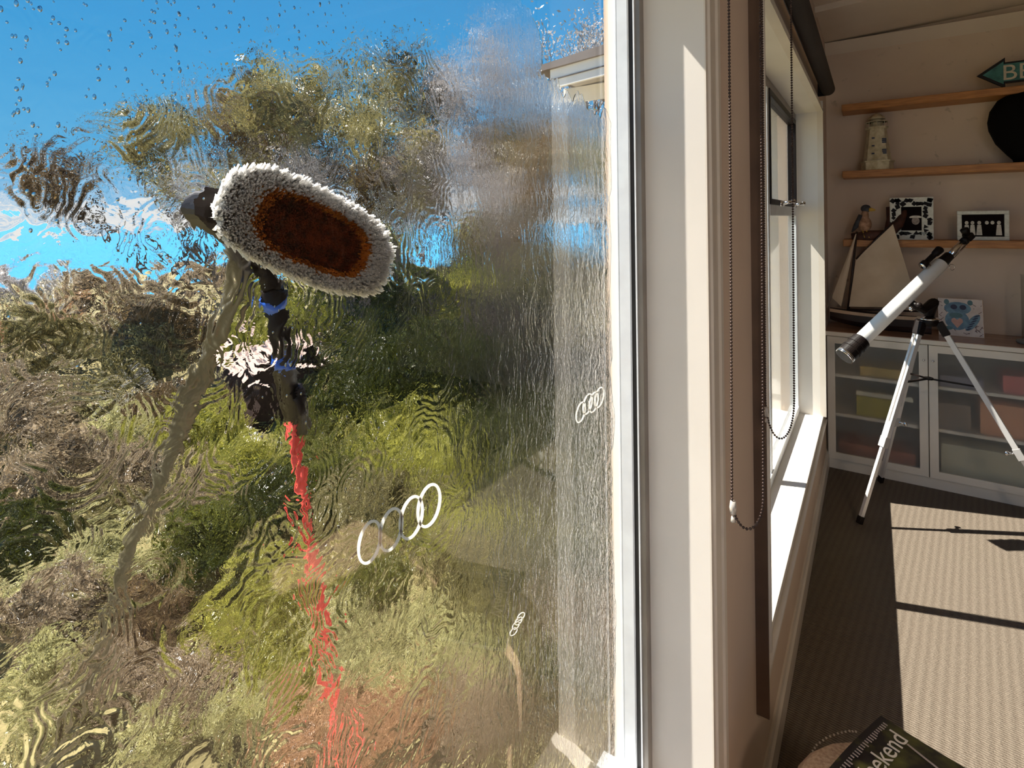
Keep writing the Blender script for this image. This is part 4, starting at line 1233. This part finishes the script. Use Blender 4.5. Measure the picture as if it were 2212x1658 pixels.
# ------------------------------------------------------------------ ground, sea
def gz(x, y):
    d_ = np.hypot(x, y)
    return -2.75 - .035 * d_ + .35 * np.sin(x * .21 + 1) * np.cos(y * .17) * np.clip((d_ - 4) / 10, 0, 1)
rad = [0.45, 1.2, 2.2, 3.5, 5, 7, 9.5, 12.5, 16, 20, 26, 33, 42, 54, 68, 82, 95, 100, 104]
na = 72
g = MB()
for r_ in rad:
    for j in range(na):
        a_ = math.pi * (.36 + 1.2 * j / (na - 1))
        x, y = r_ * math.cos(a_), r_ * math.sin(a_)
        x = min(x, XE - .02) if r_ < 4.4 else x
        z = float(gz(x, y))
        if r_ > 96: z -= (r_ - 96) * 5
        g.v.append((x, y, z))
for i in range(len(rad) - 1):
    for j in range(na - 1):
        a_ = i * na + j
        g.f.append((a_, a_ + 1, a_ + na + 1, a_ + na))
gm = mat('dry_grass_ground', (.36, .30, .13), (.12, .10, .035), .95, scale=1.1, lo=.38, hi=.66, bump=.05, detail=10)
gr = g.build('hillside', gm, smooth=True, kind='structure', origin=(0, 0, 0))
sea_m = mat('sea_water', (.05, .36, .60), (.03, .27, .50), .25, scale=.02, detail=6)
sea = MB(); sea.prism([(-6000, 20, -46), (-6000, 7500, -46), (3000, 7500, -46), (3000, 20, -46)][::-1], (0, 0, -1))
tag(sea.build('sea', sea_m), 'strip of blue sea under the sky at the left', 'sea', kind='stuff')

# ------------------------------------------------------------------ planting
LM = {
 'dark': leaf_mat('dark_green_leaf', (.085, .095, .012), (.014, .020, .004)),
 'green': leaf_mat('mid_green_leaf', (.22, .225, .035), (.032, .038, .006)),
 'lime': leaf_mat('lime_leaf', (.50, .47, .09), (.13, .14, .02), tr=.45),
 'olive': leaf_mat('olive_leaf', (.40, .35, .14), (.045, .036, .012)),
 'tan': leaf_mat('tan_scrub', (.55, .43, .27), (.075, .052, .026)),
 'pale': leaf_mat('pale_leaf', (.74, .70, .34), (.13, .12, .035), tr=.45),
 'brown': leaf_mat('brown_leaf', (.30, .21, .10), (.10, .065, .032)),
 'peach': leaf_mat('peach_scrub', (.58, .35, .19), (.28, .17, .08)),
 'grey': leaf_mat('grey_twig', (.56, .52, .50), (.30, .27, .25)),
}
def leafmesh(name, n_, rx, rz_, leaf, clumps, seed, hollow=.55):
    r = np.random.default_rng(seed)
    d = r.normal(size=(clumps, 3)); d[:, 2] = np.abs(d[:, 2]) * 1.0 - .15
    d /= np.linalg.norm(d, axis=1)[:, None]
    cc = d * r.uniform(hollow, 1.0, (clumps, 1)) * np.array([rx, rx, rz_]) * .82
    idx = r.integers(0, clumps, n_)
    cs = r.uniform(.16, .34, clumps)[idx][:, None] * rx
    p = cc[idx] + r.normal(size=(n_, 3)) * cs * .6
    p[:, 2] += rz_ * .95
    p[:, 2] = np.maximum(p[:, 2], .01)
    a = r.normal(size=(n_, 3)); a /= np.linalg.norm(a, axis=1)[:, None]
    b_ = np.cross(a, r.normal(size=(n_, 3))); b_ /= np.linalg.norm(b_, axis=1)[:, None]
    s_ = r.uniform(.6, 1.3, (n_, 1)) * leaf
    V = np.stack([p - a * s_, p + b_ * s_ * .42, p + a * s_, p - b_ * s_ * .42], 1).reshape(-1, 3)
    me = bpy.data.meshes.new(name)
    me.vertices.add(len(V)); me.vertices.foreach_set('co', V.ravel())
    me.loops.add(n_ * 4); me.loops.foreach_set('vertex_index', np.arange(n_ * 4))
    me.polygons.add(n_); me.polygons.foreach_set('loop_start', np.arange(0, n_ * 4, 4)); me.polygons.foreach_set('loop_total', np.full(n_, 4))
    me.update(calc_edges=True)
    return me
proto = {}
for i, k in enumerate(LM):
    proto[k] = []
    for j in range(2):
        me = leafmesh('foliage', 5200 if k not in ('grey',) else 2600, 1.0, .75, .055 if k != 'grey' else .06, 26, 50 + i * 3 + j)
        me.materials.append(LM[k]); proto[k].append(me)
stem = MB()
for k in range(5):
    a_ = k * 1.257
    stem.tube([(0, 0, -.1), (.2 * math.cos(a_), .2 * math.sin(a_), .35), (.5 * math.cos(a_), .5 * math.sin(a_), .9)], [.045, .03, .012], 5)
sme = stem.build('stems', M['bark'], origin=(0, 0, 0))
stem_me = sme.data; bpy.data.objects.remove(sme)
DESC = {'dark': 'dark green', 'green': 'mid green', 'lime': 'bright lime green', 'olive': 'olive brown', 'tan': 'dry tan', 'pale': 'pale yellow-green', 'brown': 'brown', 'peach': 'peach coloured', 'grey': 'bare grey twiggy'}
def where(u, v):
    c_ = ('at the far left' if u < 150 else 'left of the hose' if u < 520 - (v - 500) * .36 else 'between hose and pole' if u < 600 + (v - 860) * .16
          else 'just right of the pole' if u < 850 else 'below the ring sticker' if u < 1050 and v > 1150 else 'right of the middle of the glass' if u < 1120 else 'by the window frame')
    r_ = 'bottom edge' if v > 1450 else 'lower slope' if v > 1200 else 'middle slope' if v > 950 else 'upper slope' if v > 760 else 'far slope'
    return '%s, %s' % (r_, c_)
def bush(x, y, s, kind_, zs=1.0, label=None, group=None):
    e_ = thing('shrub', (x, y, float(gz(x, y)) - .05), label or ('%s shrub on the hillside seen through the washed window' % DESC[kind_]), 'shrub',
               None if label else '%s shrubs on the hillside' % DESC[kind_])
    rot = R.uniform(0, 6.28)
    for nm, me in (('foliage', R.choice(proto[kind_])), ('stems', stem_me)):
        o = bpy.data.objects.new(nm, me); COL.objects.link(o); o.parent = e_
        o.scale = (s, s * R.uniform(.85, 1.15), s * zs * R.uniform(.85, 1.15)); o.rotation_euler.z = rot
        if nm == 'foliage': o['kind'] = 'stuff'
    return e_
def onground(u, v):
    """where the ray through a pixel meets the hillside"""
    d_ = ray(u, v); t = .5
    while t < 200:
        p = Vector((d_.x * t, d_.y * t, EYE + d_.z * t))
        if p.z < float(gz(p.x, p.y)): return p
        t *= 1.02
    return Vector((d_.x * 90, d_.y * 90, 0))
# colour map of the view (u, v, kind)
cmap = [(60, 620, 'grey'), (250, 600, 'tan'), (430, 610, 'tan'), (110, 680, 'peach'), (240, 720, 'olive'), (380, 700, 'brown'), (60, 830, 'olive'), (210, 820, 'olive'), (350, 850, 'brown'),
        (50, 950, 'tan'), (160, 1000, 'tan'), (300, 960, 'pale'), (110, 1120, 'dark'), (30, 1150, 'dark'), (200, 1130, 'olive'), (340, 1120, 'tan'), (90, 1260, 'pale'), (230, 1260, 'pale'), (60, 1400, 'tan'),
        (200, 1450, 'tan'), (90, 1570, 'pale'), (330, 1400, 'brown'), (420, 1300, 'dark'), (360, 1520, 'pale'), (480, 1560, 'pale'), (480, 1450, 'tan'), (520, 950, 'lime'), (560, 1000, 'lime'), (500, 1100, 'dark'), (570, 1150, 'dark'),
        (470, 1200, 'green'), (560, 1250, 'olive'), (600, 1350, 'lime'), (700, 1300, 'lime'), (560, 1450, 'lime'), (650, 1560, 'green'), (740, 1430, 'pale'), (760, 1600, 'peach'), (900, 1580, 'peach'), (680, 680, 'lime'), (660, 620, 'lime'),
        (760, 800, 'dark'), (860, 720, 'dark'), (900, 860, 'dark'), (800, 930, 'dark'), (950, 900, 'dark'), (690, 900, 'olive'), (700, 1050, 'green'), (660, 1150, 'green'), (760, 1080, 'olive'), (850, 1010, 'lime'), (950, 1000, 'lime'),
        (1050, 950, 'dark'), (850, 1200, 'olive'), (950, 1150, 'olive'), (930, 1210, 'lime'), (1000, 560, 'lime'), (950, 500, 'green'), (1100, 600, 'olive'), (1050, 760, 'dark'), (1200, 600, 'olive'), (1250, 450, 'brown'), (1180, 800, 'dark'),
        (1150, 1000, 'dark'), (1250, 1100, 'dark'), (1050, 1150, 'dark'), (1150, 1150, 'dark'), (850, 1350, 'green'), (1000, 1350, 'olive'), (1150, 1450, 'dark'), (1200, 1300, 'dark'), (1250, 1500, 'brown'), (900, 1450, 'pale'), (1000, 1500, 'pale'), (1100, 1600, 'tan')]
def kind_at(u, v):
    return min(cmap, key=lambda c_: (c_[0] - u) ** 2 + (c_[1] - v) ** 2 + R.uniform(0, 2600))[2]
cnt = 0
taken = []
rows = [(1640, .42), (1540, .45), (1440, .50), (1350, .55), (1260, .60), (1175, .68), (1095, .78), (1020, .9), (950, 1.05), (885, 1.3), (825, 1.6), (770, 2.0), (720, 2.5), (676, 3.2), (640, 4.2)]
for vv, s0 in rows:
    dd = 4.35 * 1180 / (vv - 480)
    step = s0 * 1.75 / dd * 1180
    u = -80 + R.uniform(0, step)
    while u < 1340:
        vj = vv + R.uniform(-12, 12); p = onground(u, vj)
        if not (p.x > -.95 and p.y < 9.5) and p.x < 1.5:
            s = s0 * R.uniform(.75, 1.2)
            k_ = kind_at(u, vv - s / dd * 500)
            if 420 < u < 600 and 840 < vv < 960: pass
            elif cnt < 285:
                lb_ = '%s %s shrub on the %s' % ('small' if s < s0 * .92 else 'large' if s > s0 * 1.05 else 'mid-sized', DESC[k_], where(u, vj))
                e_ = bush(p.x, p.y, s, k_, (.55 if u < 560 else 1.15) if vv < 800 else 1.0, lb_); cnt += 1
                if lb_ in taken: e_['group'] = lb_ + ' group'
                taken.append(lb_)
        u += step * R.uniform(.8, 1.2)
# named shrubs
def big(u, v, s, k_, zs, lab):
    p = onground(u, v); bush(p.x, p.y, s, k_, zs, lab)
big(690, 790, 1.5, 'lime', 1.1, 'bright lime shrub directly below the wash brush')
big(830, 960, 1.5, 'dark', 1.1, 'largest dark green shrub right of the pole')
big(930, 930, 1.4, 'dark', 1.2, 'dark green shrub beside the dry lawn, right of the pole')
big(1010, 760, 2.6, 'lime', 1.0, 'yellow-green tree crown right of the brush tip')

# trees
def tree_mesh(seed, h, spread, levels, mat_b, leaf_kind, leaf_n, leaf_s, r0=.10):
    r = random.Random(seed); tb = MB(); tips = []
    def grow(p, d, ln_, rad_, lv):
        pts = [p]; q = p
        for k in range(3):
            d = (d + Vector((r.uniform(-.2, .2), r.uniform(-.2, .2), r.uniform(-.05, .15)))).normalized()
            q = q + d * (ln_ / 3); pts.append(q)
        tb.tube(pts, [rad_, rad_ * .85, rad_ * .7, rad_ * .55], 5 if lv > 1 else 4, caps=False)
        if lv == 0: tips.extend([pts[1], pts[2], pts[3]]); return
        for k in range(r.choice([2, 3, 3])):
            a_ = r.uniform(0, 6.28); sp = r.uniform(.35, .95) * spread
            nd_ = (d + Vector((math.cos(a_) * sp, math.sin(a_) * sp, r.uniform(0, .3)))).normalized()
            grow(q, nd_, ln_ * r.uniform(.62, .82), rad_ * .55, lv - 1)
        if lv < levels: 
            tips.append(q)
    grow(Vector((0, 0, 0)), Vector((0, 0, 1)), h * .34, r0, levels)
    lm = None
    if leaf_n:
        rr = np.random.default_rng(seed)
        T = np.array([tuple(t_) for t_ in tips]); idx = rr.integers(0, len(T), leaf_n)
        p = T[idx] + rr.normal(size=(leaf_n, 3)) * h * .035
        a = rr.normal(size=(leaf_n, 3)); a /= np.linalg.norm(a, axis=1)[:, None]
        b_ = np.cross(a, rr.normal(size=(leaf_n, 3))); b_ /= np.linalg.norm(b_, axis=1)[:, None]
        s_ = rr.uniform(.6, 1.3, (leaf_n, 1)) * leaf_s
        V = np.stack([p - a * s_, p + b_ * s_ * .42, p + a * s_, p - b_ * s_ * .42], 1).reshape(-1, 3)
        lm = bpy.data.meshes.new('foliage')
        lm.from_pydata(V.tolist(), [], [(4 * i, 4 * i + 1, 4 * i + 2, 4 * i + 3) for i in range(leaf_n)])
        lm.materials.append(LM[leaf_kind])
    o = tb.build('branches', mat_b, origin=(0, 0, 0)); bm_ = o.data; bpy.data.objects.remove(o)
    return bm_, lm
tp_ = [tree_mesh(3, 1.0, 1.0, 4, M['bark'], 'brown', 5600, .010, .022), tree_mesh(8, 1.0, .9, 4, M['bark'], 'olive', 6200, .010, .02),
       tree_mesh(5, 1.0, .9, 5, M['bark'], 'grey', 2300, .007, .018), tree_mesh(21, 1.0, .8, 5, M['bark'], 'grey', 2600, .007, .018)]
def tree(u, v_base, v_top, dist, k, lab, cat='tree', grp=None):
    p = dep(u, v_base, dist); x, y = p.x, p.y; z0 = float(gz(x, y))
    ztop = dep(u, v_top, dist).z
    h = ztop - z0
    e_ = thing('tree', (x, y, z0 - .1), lab, cat, grp)
    rot = R.uniform(0, 6.28)
    for nm, me in (('branches', tp_[k][0]), ('foliage', tp_[k][1])):
        o = bpy.data.objects.new(nm, me); COL.objects.link(o); o.parent = e_
        sxy = h * R.uniform(.80, .95) * .85
        o.scale = (sxy, sxy, h * .92); o.rotation_euler.z = rot
        o['kind'] = 'stuff' if nm == 'foliage' else ''
        if nm == 'branches': del o['kind']
TL = [(900, 380, 26, 1, 'low olive tree behind the dark shrub mass'), (1000, 360, 24, 0, 'low brown tree on the skyline right of the brush'), (1100, 370, 22, 1, 'low olive tree on the skyline near the house wing'), (1190, 340, 20, 0, 'low brown tree against the house wing'),
      (455, 190, 23, 1, 'olive brown tree between the two leftmost trees'), (585, 165, 24, 0, 'distant brown tree above the brush top'), (365, 330, 18, 3, 'short grey twiggy tree at the left end of the tree row'),
      (480, 330, 16, 1, 'low olive tree just left of the brush'), (780, 200, 15, 1, 'olive tree directly above the brush tip'), (400, 170, 20, 0, 'leftmost tall brown-leaved tree against the sky'), (520, 215, 22, 1, 'thin olive tree second from the left against the sky'), (640, 150, 19, 0, 'brown tree rising above the brush'),
      (735, 90, 18, 1, 'tall olive brown tree above and right of the brush'), (830, 110, 20, 1, 'olive tree with wide crown in the middle of the tree row'), (930, 95, 17, 0, 'brown tree with rounded crown under the dripping water'),
      (1030, 10, 15, 2, 'tallest bare grey tree reaching the top of the glass'), (1100, 120, 16, 3, 'bare grey tree left of the eave'), (1165, 210, 15, 3, 'bare grey tree beside the roof corner'),
      (880, 250, 14, 3, 'lower twiggy grey tree in front of the tree row'), (1000, 260, 13, 2, 'lower grey twiggy tree right of the brush'), (700, 300, 15, 3, 'low grey tree just above the brush'), (1120, 330, 12, 3, 'twiggy grey tree low beside the house wing'),
      (1230, 260, 13, 1, 'olive tree seen under the eave'), (1290, 240, 11, 0, 'brown hedge tree right under the eave'),
      (1255, 72, 24, 2, 'distant bare tree peeping over the roof'), (1330, 20, 24, 2, 'distant bare tree by the window frame above the roof')]
for u, vt, di, k, lab in TL: tree(u, 560, vt, di, k, lab)
# bleached dead shrub
db, _ = tree_mesh(41, 1.0, 1.3, 3, M['dead'], 'grey', 0, 0, .028)
p = onground(270, 1010)
e_ = thing('dead_shrub', (p.x, p.y, float(gz(p.x, p.y))), 'bleached white dead branching shrub on the left slope', 'shrub')
o = bpy.data.objects.new('branches', db); COL.objects.link(o); o.parent = e_; o.scale = (2.2, 2.2, 2.6)

# dark garden shed under the hose and a far neighbour roof
p = onground(515, 915)
SH = thing('garden_shed', (p.x, p.y, float(gz(p.x, p.y)) - .2), 'dark timber garden shed between the hose and the pole', 'shed')
zb = float(gz(p.x, p.y))
for i in range(9):
    xx = p.x - .8 + i * .19
    box(xx, xx + .175, p.y, p.y + .04, zb - .2, zb + 1.5).build('board', M['shed'], SH)
box(p.x - .8, p.x + .9, p.y + .04, p.y + 1.4, zb - .2, zb + 1.45).build('body', M['shed'], SH)
MB().prism([(p.x - .95, p.y - .15, zb + 1.5), (p.x + 1.05, p.y - .15, zb + 1.5), (p.x + 1.05, p.y + 1.5, zb + 1.75), (p.x - .95, p.y + 1.5, zb + 1.75)], (0, 0, .06)).build('roof', M['pinkwall'], SH)
box(p.x - .9, p.x + 1.0, p.y - .3, p.y - .1, zb - .1, zb + .12).build('step', M['dead'], SH)
p = dep(20, 740, 32)
NH = thing('neighbour_house', (p.x, p.y, p.z - 2), 'grey-pink neighbour house roof at the far left edge', 'building')
box(p.x - 2.2, p.x + 1.2, p.y - 1.5, p.y + 2.5, p.z - 4, p.z).build('wall', M['pinkwall'], NH)
MB().prism([(p.x - 2.6, p.y - 1.8, p.z), (p.x + 1.6, p.y - 1.8, p.z), (p.x - .5, p.y - 1.8, p.z + 1.4)], (0, 4.6, 0)).build('roof', M['soffit'], NH)

# things sharing a label are one group
by = {}
for o in sc.objects:
    if o.parent is None and 'label' in o.keys() and o.name.startswith('shrub'): by.setdefault(o['label'], []).append(o)
for lb_, os_ in by.items():
    for o in os_:
        if len(os_) > 1: o['group'] = lb_.replace(' shrub ', ' shrubs ')
        elif 'group' in o.keys(): del o['group']

# warm fill lamp added to brighten the room, unseen behind the camera
LP = thing('fill_lamp', (1.5, -0.9, 2.84), 'added round fill lamp, unseen behind the camera', 'lamp')
ld = bpy.data.lights.new('fill_light', 'AREA'); ld.shape = 'DISK'; ld.size = .5; ld.energy = 32; ld.color = (1.0, .80, .62)
lo = bpy.data.objects.new('fill_light', ld); COL.objects.link(lo); lo.parent = LP; lo.location = (0, 0, -.08)
MB().lathe((1.5, -.9, 2.77), [(.20, 0), (.24, .02), (.25, .06), (.24, .07)], 28).build('shade', M['mosaic'], LP, smooth=True)
